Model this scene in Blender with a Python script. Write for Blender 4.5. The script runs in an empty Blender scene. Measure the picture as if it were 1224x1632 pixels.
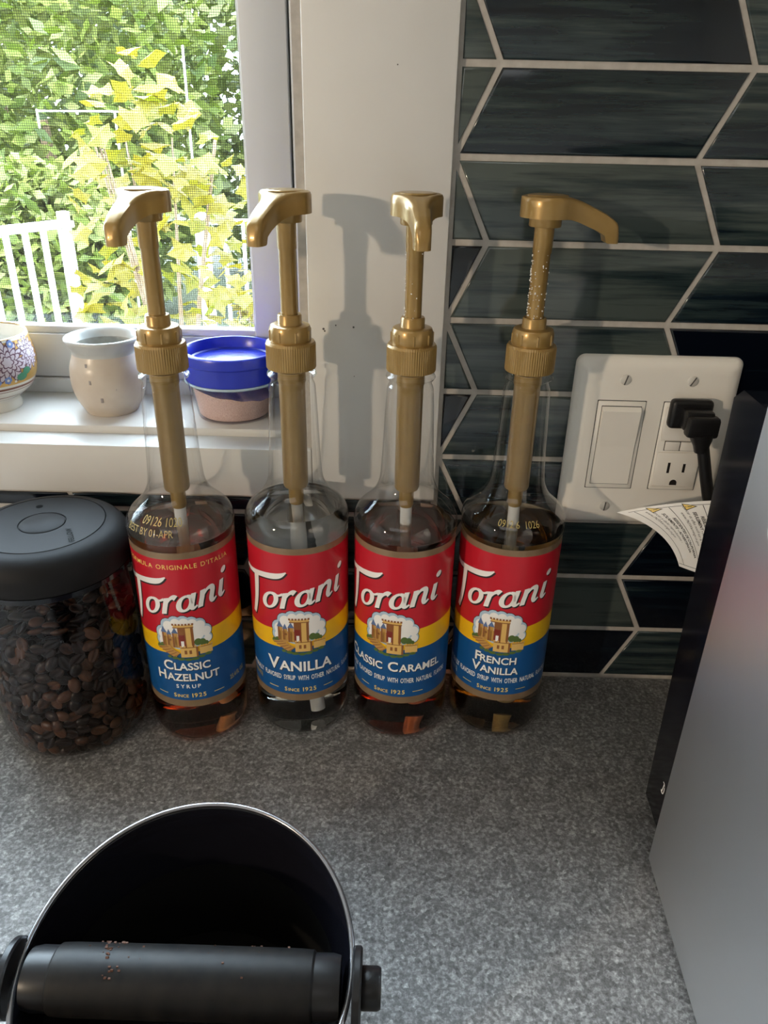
import bpy, bmesh, math, random
from mathutils import Vector, Matrix
random.seed(7)
M = 0.001                      # all shapes are written in millimetres
sc = bpy.context.scene
col = sc.collection
PI = math.pi

# ------------------------------------------------------------------ camera
F_PX, PITCH, ROLL, YAW = 1201.18, 0.4748, -0.0219, -0.0084
CAM = Vector((1.4e-6, -0.514, 0.41686))
fw = Vector((math.sin(YAW)*math.cos(PITCH), math.cos(YAW)*math.cos(PITCH), -math.sin(PITCH)))
rt = Vector((math.cos(YAW), -math.sin(YAW), 0)); dn = fw.cross(rt)
r2 = rt*math.cos(ROLL)+dn*math.sin(ROLL); d2 = -rt*math.sin(ROLL)+dn*math.cos(ROLL)
cd = bpy.data.cameras.new('camera'); cam = bpy.data.objects.new('camera', cd); col.objects.link(cam)
cd.sensor_fit = 'HORIZONTAL'; cd.sensor_width = 36; cd.lens = 36*F_PX/1224
cd.clip_start = 0.01; cd.clip_end = 200
mw = Matrix((( r2.x, -d2.x, -fw.x, CAM.x), (r2.y, -d2.y, -fw.y, CAM.y), (r2.z, -d2.z, -fw.z, CAM.z), (0, 0, 0, 1)))
cam.matrix_world = mw
sc.camera = cam

# ------------------------------------------------------------------ light
SKY = 34.0
w = bpy.data.worlds.new('sky'); sc.world = w; w.use_nodes = True
bg = w.node_tree.nodes['Background']; bg.inputs[0].default_value = (0.72, 0.86, 1.0, 1); bg.inputs[1].default_value = SKY
def light(name, typ, loc, energy, color, target=None, **kw):
    l = bpy.data.lights.new(name, typ); l.energy = energy; l.color = color
    for k, v in kw.items(): setattr(l, k, v)
    o = bpy.data.objects.new(name, l); col.objects.link(o); o.location = loc
    if target is not None:
        o.rotation_euler = (Vector(target)-Vector(loc)).to_track_quat('-Z', 'Y').to_euler()
    return o
light('sun', 'SUN', (0, -4, 6), 7.0, (1, 0.95, 0.84), (0.9, 0.3, 0), angle=0.01)
LD = Vector((0.93, 1.0, -0.20)).normalized()
LT = Vector((-0.03, -0.006, 0.31))
light('lamp', 'AREA', LT-LD*2.2, 17.5, (1, 0.80, 0.58), LT, shape='DISK', size=0.07)
light('ceiling_fill', 'AREA', (-0.5, -1.7, 1.44), 5.2, (0.95, 0.97, 1.0), (-0.3, -1.0, 0), shape='RECTANGLE', size=1.4, size_y=0.9)
pt = light('window_portal', 'AREA', (-0.732, 0.17, 0.792), 1.0, (1, 1, 1), (-0.732, -1, 0.792), shape='RECTANGLE', size=1.34, size_y=1.18)
pt.data.cycles.is_portal = True
vs = sc.view_settings
vs.view_transform = 'Standard'; vs.look = 'None'; vs.gamma = 1.0; vs.exposure = 0.0
vs.use_curve_mapping = False
sc.cycles.use_denoising = True
sc.cycles.transparent_max_bounces = 32
sc.cycles.max_bounces = 14
sc.cycles.sample_clamp_indirect = 6.0

# ------------------------------------------------------------------ materials
def mat(name, color=(.8, .8, .8), rough=.5, metal=0., **kw):
    m = bpy.data.materials.new(name); m.use_nodes = True
    b = m.node_tree.nodes['Principled BSDF']
    b.inputs['Base Color'].default_value = (*color, 1); b.inputs['Roughness'].default_value = rough
    b.inputs['Metallic'].default_value = metal
    for k, v in kw.items(): b.inputs[k].default_value = v
    return m
class N:
    def __init__(s, m): s.t = m.node_tree; s.n = s.t.nodes; s.b = s.n.get('Principled BSDF'); s.out = [x for x in s.n if x.type == 'OUTPUT_MATERIAL'][0]
    def add(s, typ, **kw):
        x = s.n.new(typ)
        for k, v in kw.items():
            if k in x.inputs: x.inputs[k].default_value = v
            else: setattr(x, k, v)
        return x
    def link(s, a, b): s.t.links.new(a, b)
    def coords(s, scale=(1, 1, 1)):
        c = s.add('ShaderNodeTexCoord'); mp = s.add('ShaderNodeMapping'); mp.inputs['Scale'].default_value = scale
        s.link(c.outputs['Object'], mp.inputs['Vector']); return mp.outputs[0]
    def ramp(s, fac, stops):
        r = s.add('ShaderNodeValToRGB'); e = r.color_ramp.elements
        while len(e) < len(stops): e.new(.5)
        for x, (p, c) in zip(e, stops): x.position = p; x.color = (*c, 1)
        s.link(fac, r.inputs[0]); return r.outputs[0]
    def noise(s, vec, scale, detail=4, rough=.5):
        x = s.add('ShaderNodeTexNoise'); x.inputs['Scale'].default_value = scale; x.inputs['Detail'].default_value = detail; x.inputs['Roughness'].default_value = rough
        if vec is not None: s.link(vec, x.inputs['Vector'])
        return x.outputs['Fac']
    def bump(s, h, strength, dist):
        b = s.add('ShaderNodeBump'); b.inputs['Strength'].default_value = strength; b.inputs['Distance'].default_value = dist
        s.link(h, b.inputs['Height']); s.link(b.outputs[0], s.b.inputs['Normal'])
def noisy(name, c1, c2, scale, rough=.5, bump=0., bdist=.0005, stretch=(1, 1, 1), metal=0., **kw):
    m = mat(name, c1, rough, metal, **kw); n = N(m); f = n.noise(n.coords(stretch), scale, 5)
    n.link(n.ramp(f, [(.3, c1), (.7, c2)]), n.b.inputs['Base Color'])
    if bump: n.bump(f, bump, bdist)
    return m
def thin_clear(name, tint=(.97, .98, .98), ior=1.5, rough=.015, edge=.35):
    m = bpy.data.materials.new(name); m.use_nodes = True; n = N(m); n.n.remove(n.b)
    tr = n.add('ShaderNodeBsdfTransparent')
    gl = n.add('ShaderNodeBsdfGlossy'); gl.inputs['Roughness'].default_value = rough; gl.inputs[0].default_value = (1, 1, 1, 1)
    # Schlick reflectance from the facing angle, the same on both sides of the thin wall
    f0 = ((ior-1)/(ior+1))**2; lw = n.add('ShaderNodeLayerWeight'); lw.inputs[0].default_value = .5
    pw = n.add('ShaderNodeMath', operation='POWER'); n.link(lw.outputs['Facing'], pw.inputs[0]); pw.inputs[1].default_value = 4.0
    p6 = n.add('ShaderNodeMath', operation='POWER'); n.link(lw.outputs['Facing'], p6.inputs[0]); p6.inputs[1].default_value = 6.0
    n.link(n.ramp(p6.outputs[0], [(0, tint), (1, tuple(c*edge for c in tint))]), tr.inputs[0])
    fr = n.add('ShaderNodeMath', operation='MULTIPLY_ADD'); n.link(pw.outputs[0], fr.inputs[0]); fr.inputs[1].default_value = .9-f0; fr.inputs[2].default_value = f0
    mx = n.add('ShaderNodeMixShader'); n.link(fr.outputs[0], mx.inputs[0]); n.link(tr.outputs[0], mx.inputs[1]); n.link(gl.outputs[0], mx.inputs[2])
    n.link(mx.outputs[0], n.out.inputs['Surface']); return m
def liquid(name, color, density, ior=1.36):
    m = mat(name, (1, 1, 1), 0.0, **{'Transmission Weight': 1.0, 'IOR': ior}); n = N(m)
    v = n.add('ShaderNodeVolumeAbsorption'); v.inputs[0].default_value = (*color, 1); v.inputs[1].default_value = density
    n.link(v.outputs[0], n.out.inputs['Volume']); return m
def tile_mat():
    m = mat('glazed_tile', (.03, .05, .06), .12, **{'Coat Weight': .3, 'Coat Roughness': .05}); n = N(m)
    oi = n.add('ShaderNodeObjectInfo'); c = n.add('ShaderNodeTexCoord')
    ad = n.add('ShaderNodeVectorMath', operation='ADD'); mul = n.add('ShaderNodeVectorMath', operation='SCALE'); mul.inputs[3].default_value = 9.0
    cmb = n.add('ShaderNodeCombineXYZ')
    for i in range(3): n.link(oi.outputs['Random'], cmb.inputs[i])
    n.link(cmb.outputs[0], mul.inputs[0]); n.link(c.outputs['Object'], ad.inputs[0]); n.link(mul.outputs[0], ad.inputs[1])
    mp = n.add('ShaderNodeMapping'); mp.inputs['Scale'].default_value = (9, 1, 170); n.link(ad.outputs[0], mp.inputs[0])
    f = n.noise(mp.outputs[0], 1.0, 6, .62)
    mp2 = n.add('ShaderNodeMapping'); mp2.inputs['Scale'].default_value = (7, 1, 42); n.link(ad.outputs[0], mp2.inputs[0])
    f2 = n.noise(mp2.outputs[0], 1.0, 3, .5)
    mm = n.add('ShaderNodeMath', operation='MULTIPLY_ADD'); n.link(f2, mm.inputs[0]); mm.inputs[1].default_value = .6; n.link(f, mm.inputs[2])
    md = n.add('ShaderNodeMath', operation='MULTIPLY_ADD'); n.link(oi.outputs['Random'], md.inputs[0]); md.inputs[1].default_value = .62; n.link(mm.outputs[0], md.inputs[2])
    sb = n.add('ShaderNodeMath', operation='MULTIPLY_ADD'); n.link(md.outputs[0], sb.inputs[0]); sb.inputs[1].default_value = 1.5; sb.inputs[2].default_value = -1.16
    n.link(n.ramp(sb.outputs[0], [(.18, (.0016, .0030, .0075)), (.42, (.0050, .0110, .0180)), (.64, (.022, .036, .038)), (.92, (.070, .088, .082))]), n.b.inputs['Base Color'])
    n.bump(f2, .25, .0012); return m
def counter_mat():
    m = mat('speckled_laminate', (.08, .08, .08), .55, **{'Specular IOR Level': .35}); n = N(m); v = n.coords()
    a = n.noise(v, 420, 6, .7); b = n.noise(v, 85, 4, .5)
    vo = n.add('ShaderNodeTexVoronoi'); vo.inputs['Scale'].default_value = 420; n.link(v, vo.inputs['Vector'])
    mx = n.add('ShaderNodeMath', operation='MULTIPLY_ADD'); n.link(b, mx.inputs[0]); mx.inputs[1].default_value = .28; n.link(a, mx.inputs[2])
    mv = n.add('ShaderNodeMath', operation='MULTIPLY_ADD'); n.link(vo.outputs['Color'], mv.inputs[0]); mv.inputs[1].default_value = .24; n.link(mx.outputs[0], mv.inputs[2])
    n.link(n.ramp(mv.outputs[0], [(.46, (.055, .054, .053)), (.74, (.19, .188, .186)), (.92, (.40, .40, .395)), (1, (.62, .62, .61))]), n.b.inputs['Base Color'])
    n.link(n.ramp(a, [(.3, (.48,)*3), (.7, (.64,)*3)]), n.b.inputs['Roughness'])
    n.bump(a, .35, .0006); return m
def steel_mat():
    m = mat('brushed_steel', (.86, .86, .87), .40, 1.0); n = N(m)
    f = n.noise(n.coords((2, 2, 700)), 1.0, 3); n.link(n.ramp(f, [(.3, (.36,)*3), (.7, (.42,)*3)]), n.b.inputs['Roughness']); return m
def ribnoise(name, color, rough, s=600, b=.15):
    m = mat(name, color, rough); n = N(m); n.bump(n.noise(n.coords(), s, 4), b, .0003); return m

MT = dict(
    tile=tile_mat(), counter=counter_mat(), steel=steel_mat(),
    grout=noisy('grout', (.40, .37, .335), (.52, .49, .45), 120, .85, .4),
    white=noisy('white_paint', (.68, .67, .65), (.72, .71, .69), 14, .33, .02),
    vinyl=noisy('white_vinyl', (.70, .72, .74), (.74, .76, .78), 10, .38),
    wall=noisy('painted_wall', (.70, .68, .64), (.74, .72, .68), 8, .7),
    floor=noisy('wood_floor', (.22, .13, .07), (.32, .2, .11), 6, .4, stretch=(1, 12, 1)),
    dark=mat('dark_gap', (.012, .012, .012), .7),
    wire=mat('screen_wire', (.03, .032, .034), .6),
    pane=thin_clear('window_glass', (.97, .99, .985)),
    pet=thin_clear('clear_bottle_plastic', (.965, .97, .97), 1.52, .02),
    glass=thin_clear('jar_glass', (.72, .71, .71), 1.42, .01),
    tub=thin_clear('tub_plastic', (.93, .93, .97), 1.45, .12),
    gold=noisy('gold_plastic', (.33, .205, .062), (.36, .225, .070), 160, .30, metal=.35, **{'Coat Weight': .35, 'Coat Roughness': .08}),
    tube=mat('milky_tube', (.82, .82, .80), .35, **{'Subsurface Weight': .0, 'Transmission Weight': .35}),
    red=noisy('label_red', (.50, .012, .025), (.53, .014, .028), 50, .32),
    yellow=noisy('label_yellow', (.83, .48, .008), (.86, .50, .01), 50, .32),
    blue=noisy('label_blue', (.006, .078, .255), (.008, .088, .275), 50, .32),
    bronze=noisy('label_bronze', (.25, .17, .10), (.29, .20, .12), 90, .35, metal=.3),
    paper=mat('print_white', (.86, .85, .83), .4), ink=mat('print_black', (.012, .010, .010), .5), yink=mat('print_yellow', (.85, .62, .16), .4),
    cloudb=mat('print_pale_blue', (.42, .56, .68), .4), tan=mat('print_tan', (.72, .46, .14), .4), brown=mat('print_brown', (.26, .10, .03), .4),
    maroon=mat('print_maroon', (.22, .03, .02), .4), slate=mat('print_slate_blue', (.10, .16, .32), .4), pgreen=mat('print_green', (.09, .15, .035), .4), tan2=mat('print_ochre', (.50, .27, .07), .4),
    datec=mat('print_date_gold', (.42, .34, .12), .4),
    lid=mat('matte_black_lid', (.014, .014, .015), .55, **{'Specular IOR Level': .12}),
    black=mat('black_plastic', (.010, .010, .011), .36, **{'Specular IOR Level': .35}), gloss=mat('gloss_black', (.006, .006, .009), .12),
    rubber=noisy('black_rubber', (.004, .004, .0045), (.012, .011, .010), 25, .46, .2, stretch=(1, 6, 6), **{'Specular IOR Level': .22}),
    grounds=mat('coffee_grounds', (.09, .035, .018), .8),
    plate=mat('white_plate_plastic', (.87, .84, .78), .30), screw=mat('painted_screw', (.62, .60, .56), .3), line=mat('shadow_line', (.10, .095, .09), .8),
    bluelid=noisy('blue_plastic', (.022, .042, .52), (.028, .05, .58), 40, .28, **{'Transmission Weight': .12}),
    salt=noisy('pink_salt', (.56, .36, .29), (.76, .58, .50), 1400, .7, .6, .0006),
    crock=noisy('stoneware', (.52, .44, .36), (.60, .53, .45), 45, .32), crockrim=noisy('stoneware_grey', (.46, .47, .46), (.55, .56, .55), 60, .28),
    stain=mat('glaze_stain', (.30, .27, .26), .4), inside=noisy('stoneware_inside', (.26, .25, .22), (.42, .41, .38), 90, .6),
    porcelain=mat('porcelain', (.78, .76, .71), .15), pgold=mat('painted_gold', (.55, .33, .10), .3, .5), pbrown=mat('painted_brown', (.16, .05, .025), .3),
    lilac=mat('painted_lilac', (.62, .55, .62), .25), plum=mat('painted_plum', (.13, .06, .10), .3), pblue=mat('painted_blue', (.16, .25, .55), .3), pleaf=mat('painted_green', (.05, .20, .12), .3),
    flat=mat('flat_black', (.006, .006, .006), .9, **{'Specular IOR Level': .05}),
    rim=mat('rim_highlight_metal', (.30, .30, .32), .22, .9),
    fence=mat('white_fence_paint', (.85, .85, .83), .5),
    lawn=noisy('lawn', (.025, .035, .010), (.05, .056, .022), 3, .9), paving=noisy('pale_paving', (.09, .09, .08), (.13, .125, .115), 5, .9),
    stem=noisy('bark', (.14, .09, .05), (.22, .15, .09), 20, .9),
)
def white_back(m):
    n = N(m); g = n.add('ShaderNodeNewGeometry'); d = n.add('ShaderNodeBsdfDiffuse'); d.inputs[0].default_value = (.75, .74, .72, 1)
    mx = n.add('ShaderNodeMixShader'); n.link(g.outputs['Backfacing'], mx.inputs[0]); n.link(n.b.outputs[0], mx.inputs[1]); n.link(d.outputs[0], mx.inputs[2]); n.link(mx.outputs[0], n.out.inputs['Surface'])
for k in ('red', 'yellow', 'blue', 'bronze'): white_back(MT[k])
def leaf_mat(name, c1, c2, c3):
    m = mat(name, c1, .55); n = N(m); oi = n.add('ShaderNodeObjectInfo'); g = n.add('ShaderNodeNewGeometry')
    f = n.noise(n.coords(), 2.3, 3)
    a = n.add('ShaderNodeMath', operation='MULTIPLY_ADD'); n.link(g.outputs['Random Per Island'], a.inputs[0]); a.inputs[1].default_value = .55; n.link(f, a.inputs[2])
    b = n.add('ShaderNodeMath', operation='MULTIPLY_ADD'); n.link(oi.outputs['Random'], b.inputs[0]); b.inputs[1].default_value = .35; n.link(a.outputs[0], b.inputs[2])
    c = n.ramp(b.outputs[0], [(.45, c1), (.75, c2), (1.0, c3)])
    n.link(c, n.b.inputs['Base Color'])
    tl = n.add('ShaderNodeBsdfTranslucent'); n.link(c, tl.inputs[0]); mx = n.add('ShaderNodeMixShader'); mx.inputs[0].default_value = .4
    n.link(n.b.outputs[0], mx.inputs[1]); n.link(tl.outputs[0], mx.inputs[2]); n.link(mx.outputs[0], n.out.inputs['Surface']); return m
MT['leaf_y'] = leaf_mat('yellow_green_leaf', (.060, .095, .004), (.125, .150, .005), (.190, .150, .008))
MT['leaf_g'] = leaf_mat('green_leaf', (.034, .056, .005), (.085, .115, .010), (.160, .180, .040))
MT['leaf_d'] = leaf_mat('deep_green_leaf', (.028, .046, .006), (.066, .092, .011), (.130, .150, .036))

# ------------------------------------------------------------------ builders
def empty(name, loc, rz=0):
    o = bpy.data.objects.new(name, None); col.objects.link(o); o.empty_display_size = .02
    o.location = Vector(loc)*M; o.rotation_euler = (0, 0, rz); return o
def tag(o, label=None, cat=None, group=None, kind=None):
    if label: o['label'] = label
    if cat: o['category'] = cat
    if group: o['group'] = group
    if kind: o['kind'] = kind
    return o
class B:
    """collects shapes (in mm) for ONE mesh"""
    def __init__(s): s.v = []; s.f = []; s.mi = []
    def add(s, v, f, mi=0):
        k = len(s.v); s.v += [tuple(x) for x in v]; s.f += [tuple(i+k for i in q) for q in f]; s.mi += [mi]*len(f); return s
    def box(s, a, b, mi=0):
        (x0, y0, z0), (x1, y1, z1) = a, b
        v = [(x, y, z) for z in (z0, z1) for y in (y0, y1) for x in (x0, x1)]
        return s.add(v, [(0, 2, 3, 1), (4, 5, 7, 6), (0, 1, 5, 4), (2, 6, 7, 3), (0, 4, 6, 2), (1, 3, 7, 5)], mi)
    def rbox(s, c, size, r=1., seg=2, rot=None, mi=0):
        bm = bmesh.new(); bmesh.ops.create_cube(bm, size=1)
        bmesh.ops.scale(bm, vec=size, verts=bm.verts)
        if r: bmesh.ops.bevel(bm, geom=bm.edges[:], offset=r, segments=seg, profile=.5, affect='EDGES')
        R = rot.to_matrix() if rot is not None else None
        v = [(R @ q.co if R is not None else q.co)+Vector(c) for q in bm.verts]
        bm.verts.index_update(); s.add(v, [[q.index for q in f.verts] for f in bm.faces], mi); bm.free(); return s
    def lathe(s, prof, seg=64, c=(0, 0, 0), mi=0, rad=None, cap0=False, cap1=False):
        n = len(prof); v = []; f = []
        for j in range(seg):
            a = 2*PI*j/seg
            for i, (r, z) in enumerate(prof):
                rr = r*(rad(j, z) if rad else 1); v.append((c[0]+rr*math.cos(a), c[1]+rr*math.sin(a), c[2]+z))
        for j in range(seg):
            k = (j+1) % seg
            for i in range(n-1): f.append((j*n+i, k*n+i, k*n+i+1, j*n+i+1))
        if cap0: f.append(tuple(j*n for j in reversed(range(seg))))
        if cap1: f.append(tuple(j*n+n-1 for j in range(seg)))
        return s.add(v, f, mi)
    def tube(s, path, rad, seg=10, caps=True, mi=0):
        P = [Vector(p) for p in path]; R = rad if isinstance(rad, (list, tuple)) else [rad]*len(P); v = []; f = []
        up = Vector((0, 0, 1))
        for i, p in enumerate(P):
            t = (P[min(i+1, len(P)-1)]-P[max(i-1, 0)]).normalized()
            a = up if abs(t.dot(up)) < .95 else Vector((1, 0, 0))
            x = t.cross(a).normalized(); y = t.cross(x)
            for j in range(seg):
                q = 2*PI*j/seg; v.append(p+(x*math.cos(q)+y*math.sin(q))*R[i])
        for i in range(len(P)-1):
            for j in range(seg): k = (j+1) % seg; f.append((i*seg+j, i*seg+k, (i+1)*seg+k, (i+1)*seg+j))
        if caps: f.append(tuple(range(seg))[::-1]); f.append(tuple((len(P)-1)*seg+j for j in range(seg)))
        return s.add(v, f, mi)
    def prism(s, poly, fn0, fn1, mi=0):
        n = len(poly); v = [fn0(*p) for p in poly]+[fn1(*p) for p in poly]
        return s.add(v, [tuple(range(n)), tuple(range(2*n-1, n-1, -1))]+[(i, i+n, (i+1) % n+n, (i+1) % n) for i in range(n)], mi)
    def mesh(s, name, mats, smooth=None):
        me = bpy.data.meshes.new(name); me.from_pydata([(x*M, y*M, z*M) for x, y, z in s.v], [], s.f)
        for m in (mats if isinstance(mats, (list, tuple)) else [mats]): me.materials.append(MT[m])
        if max(s.mi, default=0): me.polygons.foreach_set('material_index', s.mi)
        if smooth:
            me.polygons.foreach_set('use_smooth', [True]*len(me.polygons)); me.set_sharp_from_angle(angle=math.radians(smooth))
        me.update(); return me
    def build(s, name, mats, parent=None, smooth=None, loc=(0, 0, 0), recalc=True):
        me = s.mesh(name, mats, None)
        if recalc:
            bm = bmesh.new(); bm.from_mesh(me); bmesh.ops.recalc_face_normals(bm, faces=bm.faces); bm.to_mesh(me); bm.free()
        if smooth:
            me.polygons.foreach_set('use_smooth', [True]*len(me.polygons)); me.set_sharp_from_angle(angle=math.radians(smooth))
        o = bpy.data.objects.new(name, me); col.objects.link(o); o.location = Vector(loc)*M
        if parent: o.parent = parent
        return o
def share(name, me, parent=None, loc=(0, 0, 0), rot=None, scale=None):
    o = bpy.data.objects.new(name, me); col.objects.link(o); o.location = Vector(loc)*M
    if rot is not None: o.rotation_euler = rot
    if scale is not None: o.scale = scale
    if parent: o.parent = parent
    return o
def smooth_prof(pts, n=6):
    """Catmull-Rom through (r, z) points"""
    out = []
    for i in range(len(pts)-1):
        p0, p1, p2, p3 = pts[max(i-1, 0)], pts[i], pts[i+1], pts[min(i+2, len(pts)-1)]
        for k in range(n):
            t = k/n
            out.append(tuple(.5*((2*b)+(c-a)*t+(2*a-5*b+4*c-d)*t*t+(-a+3*b-3*c+d)*t**3) for a, b, c, d in zip(p0, p1, p2, p3)))
    return out+[pts[-1]]

_tc = {}
def text2d(s, size=1., bold=0.):
    """flat text: (verts, faces, width); drawn with the built-in face"""
    key = (s, bold)
    if key not in _tc:
        cu = bpy.data.curves.new('t', 'FONT'); cu.body = s; cu.size = 1; cu.offset = bold; cu.dimensions = '2D'; cu.fill_mode = 'FRONT'; cu.resolution_u = 3
        o = bpy.data.objects.new('t', cu); col.objects.link(o); bpy.context.view_layer.update()
        me = o.evaluated_get(bpy.context.evaluated_depsgraph_get()).to_mesh()
        v = [(q.co.x, q.co.y) for q in me.vertices]; f = [tuple(p.vertices) for p in me.polygons]
        bpy.data.objects.remove(o); bpy.data.curves.remove(cu)
        _tc[key] = (v, f)
    v, f = _tc[key]
    if not v: return [], [], 0
    x0 = min(p[0] for p in v); x1 = max(p[0] for p in v)
    return [((x-x0)*size, y*size) for x, y in v], f, (x1-x0)*size
def run(parts, center=0., base=0., xs=1., gap=0.):
    """parts [(string, size, bold)] set on one line, centred: one flat (verts, faces)"""
    V = []; Fc = []; x = 0
    for s, size, bold in parts:
        if s == ' ': x += size*.32; continue
        v, f, wd = text2d(s, size, bold); k = len(V)
        V += [(x+a*xs, b) for a, b in v]; Fc += [tuple(i+k for i in q) for q in f]; x += wd*xs+size*(-.02 if s in ('V', 'T', 'F') else .07)+gap
    wd = x
    return [(a-wd/2+center, b+base) for a, b in V], Fc
def caps(s, size, bold=.02, small=.78):
    """small capitals: the first letter of every word is larger"""
    out = []
    for i, wd in enumerate(s.split(' ')):
        if i: out.append((' ', size, 0))
        out.append((wd[0], size, bold))
        if len(wd) > 1: out.append((wd[1:], size*small, bold*1.1))
    return out
def slices(V, Fc, step, axis=0):
    """cut flat faces into narrow strips so that they bend well"""
    bm = bmesh.new(); vs_ = [bm.verts.new((a, b, 0)) for a, b in V]
    for q in Fc:
        try: bm.faces.new([vs_[i] for i in q])
        except ValueError: pass
    if V:
        lo = min(p[axis] for p in V); hi = max(p[axis] for p in V); x = math.ceil(lo/step)*step
        no = (1, 0, 0) if axis == 0 else (0, 1, 0)
        while x < hi:
            co = (x, 0, 0) if axis == 0 else (0, x, 0)
            bmesh.ops.bisect_plane(bm, geom=bm.verts[:]+bm.edges[:]+bm.faces[:], plane_co=co, plane_no=no, dist=1e-5); x += step
    bm.verts.index_update()
    r = [(v.co.x, v.co.y) for v in bm.verts], [tuple(v.index for v in f.verts) for f in bm.faces]; bm.free(); return r
def ngon(cx, cy, rx, ry=None, n=14, a0=0):
    ry = ry or rx; return [(cx+rx*math.cos(a0+2*PI*i/n), cy+ry*math.sin(a0+2*PI*i/n)) for i in range(n)]
def stroke(pts, ws, n=8):
    """brush stroke: (verts, faces) along a smooth line with widths"""
    P = smooth_prof([(x, y, wd) for (x, y), wd in zip(pts, ws)], n); V = []; Fc = []
    for i, (x, y, wd) in enumerate(P):
        ax, ay, _ = P[max(i-1, 0)]; bx, by, _ = P[min(i+1, len(P)-1)]; dx, dy = bx-ax, by-ay; l = math.hypot(dx, dy) or 1
        V += [(x-dy/l*wd/2, y+dx/l*wd/2), (x+dy/l*wd/2, y-dx/l*wd/2)]
        if i: k = 2*i; Fc.append((k-2, k-1, k+1, k))
    return V, Fc

# ================================================================== THE ROOM
def struct(o): o['kind'] = 'structure'; return o
WX0, WX1, WZ0, WZ1 = -1400, -64, 204, 1380         # window opening
b = B().box((WX1, 0, -900), (1600, 150, 1500)).box((-1800, 0, -900), (WX0, 150, 1500)).box((WX0, 0, -900), (WX1, 150, WZ0)).box((WX0, 0, WZ1), (WX1, 150, 1500))
wall = struct(b.build('wall_back', 'grout', recalc=False))
struct(B().box((-1900, -2700, -900), (-1800, 150, 1500)).build('wall_left', 'wall'))
struct(B().box((1600, -2700, -900), (1700, 150, 1500)).build('wall_right', 'wall'))
struct(B().box((-1900, -2800, -900), (1700, -2700, 1500)).build('wall_front', 'wall'))
struct(B().box((-1900, -2800, -960), (1700, 150, -900)).build('floor', 'floor'))
struct(B().box((-2000, -2900, 1500), (1800, 250, 1600)).build('ceiling', 'wall'))

# tiles of the backsplash: slanted-end tiles, 50 mm rows, ends lean the other way in every row
def clip(poly, axis, val, keep_greater):
    out = []
    for i in range(len(poly)):
        a, c = poly[i], poly[(i+1) % len(poly)]
        ina = (a[axis] >= val) == keep_greater; inc = (c[axis] >= val) == keep_greater
        if ina: out.append(a)
        if ina != inc:
            t = (val-a[axis])/(c[axis]-a[axis]); out.append((a[0]+t*(c[0]-a[0]), a[1]+t*(c[1]-a[1])))
    return out
def inset(poly, d):
    n = len(poly); out = []
    area = sum(poly[i][0]*poly[(i+1) % n][1]-poly[(i+1) % n][0]*poly[i][1] for i in range(n)); sg = 1 if area > 0 else -1
    for i in range(n):
        p0, p1, p2 = Vector(poly[i-1]), Vector(poly[i]), Vector(poly[(i+1) % n])
        e1 = (p1-p0).normalized(); e2 = (p2-p1).normalized(); n1 = Vector((-e1.y, e1.x))*sg; n2 = Vector((-e2.y, e2.x))*sg
        bis = n1+n2; bis = bis/max(bis.length_squared, .35)*2
        out.append(tuple(p1+bis*d))
    return out
cache = {}
def tile_piece(poly):
    cx = sum(p[0] for p in poly)/len(poly); cz = sum(p[1] for p in poly)/len(poly)
    q = [(x-cx, z-cz) for x, z in poly]; key = tuple((round(x, 1), round(z, 1)) for x, z in q)
    if key not in cache:
        bb = B(); rings = [(0, 1.5), (0, -.5), (.55, -1.15), (1.6, -1.5)]; n = len(q); v = []; f = []
        for d, y in rings: v += [(x, y, z) for x, z in (inset(q, d) if d else q)]
        for r in range(3): f += [(r*n+i, r*n+(i+1) % n, (r+1)*n+(i+1) % n, (r+1)*n+i) for i in range(n)]
        f.append(tuple(3*n+i for i in range(n))); bb.add(v, f)
        me = bb.mesh('tile', 'tile'); bm = bmesh.new(); bm.from_mesh(me); bmesh.ops.recalc_face_normals(bm, faces=bm.faces)
        top = [f for f in bm.faces if len(f.verts) == n and abs(f.normal.y) > .9]
        bm.to_mesh(me); bm.free()
        # the face must look to -y
        big = max(me.polygons, key=lambda p: p.area)
        if big.normal.y > 0: me.flip_normals()
        me.polygons.foreach_set('use_smooth', [True]*len(me.polygons)); me.set_sharp_from_angle(angle=math.radians(50)); cache[key] = me
    share('tile', cache[key], wall, (cx, 0, cz))
PITCHX, X_E, X_O, GH, GS = 148.6, 34.6, 58.6, 2.1, 2.0
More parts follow.
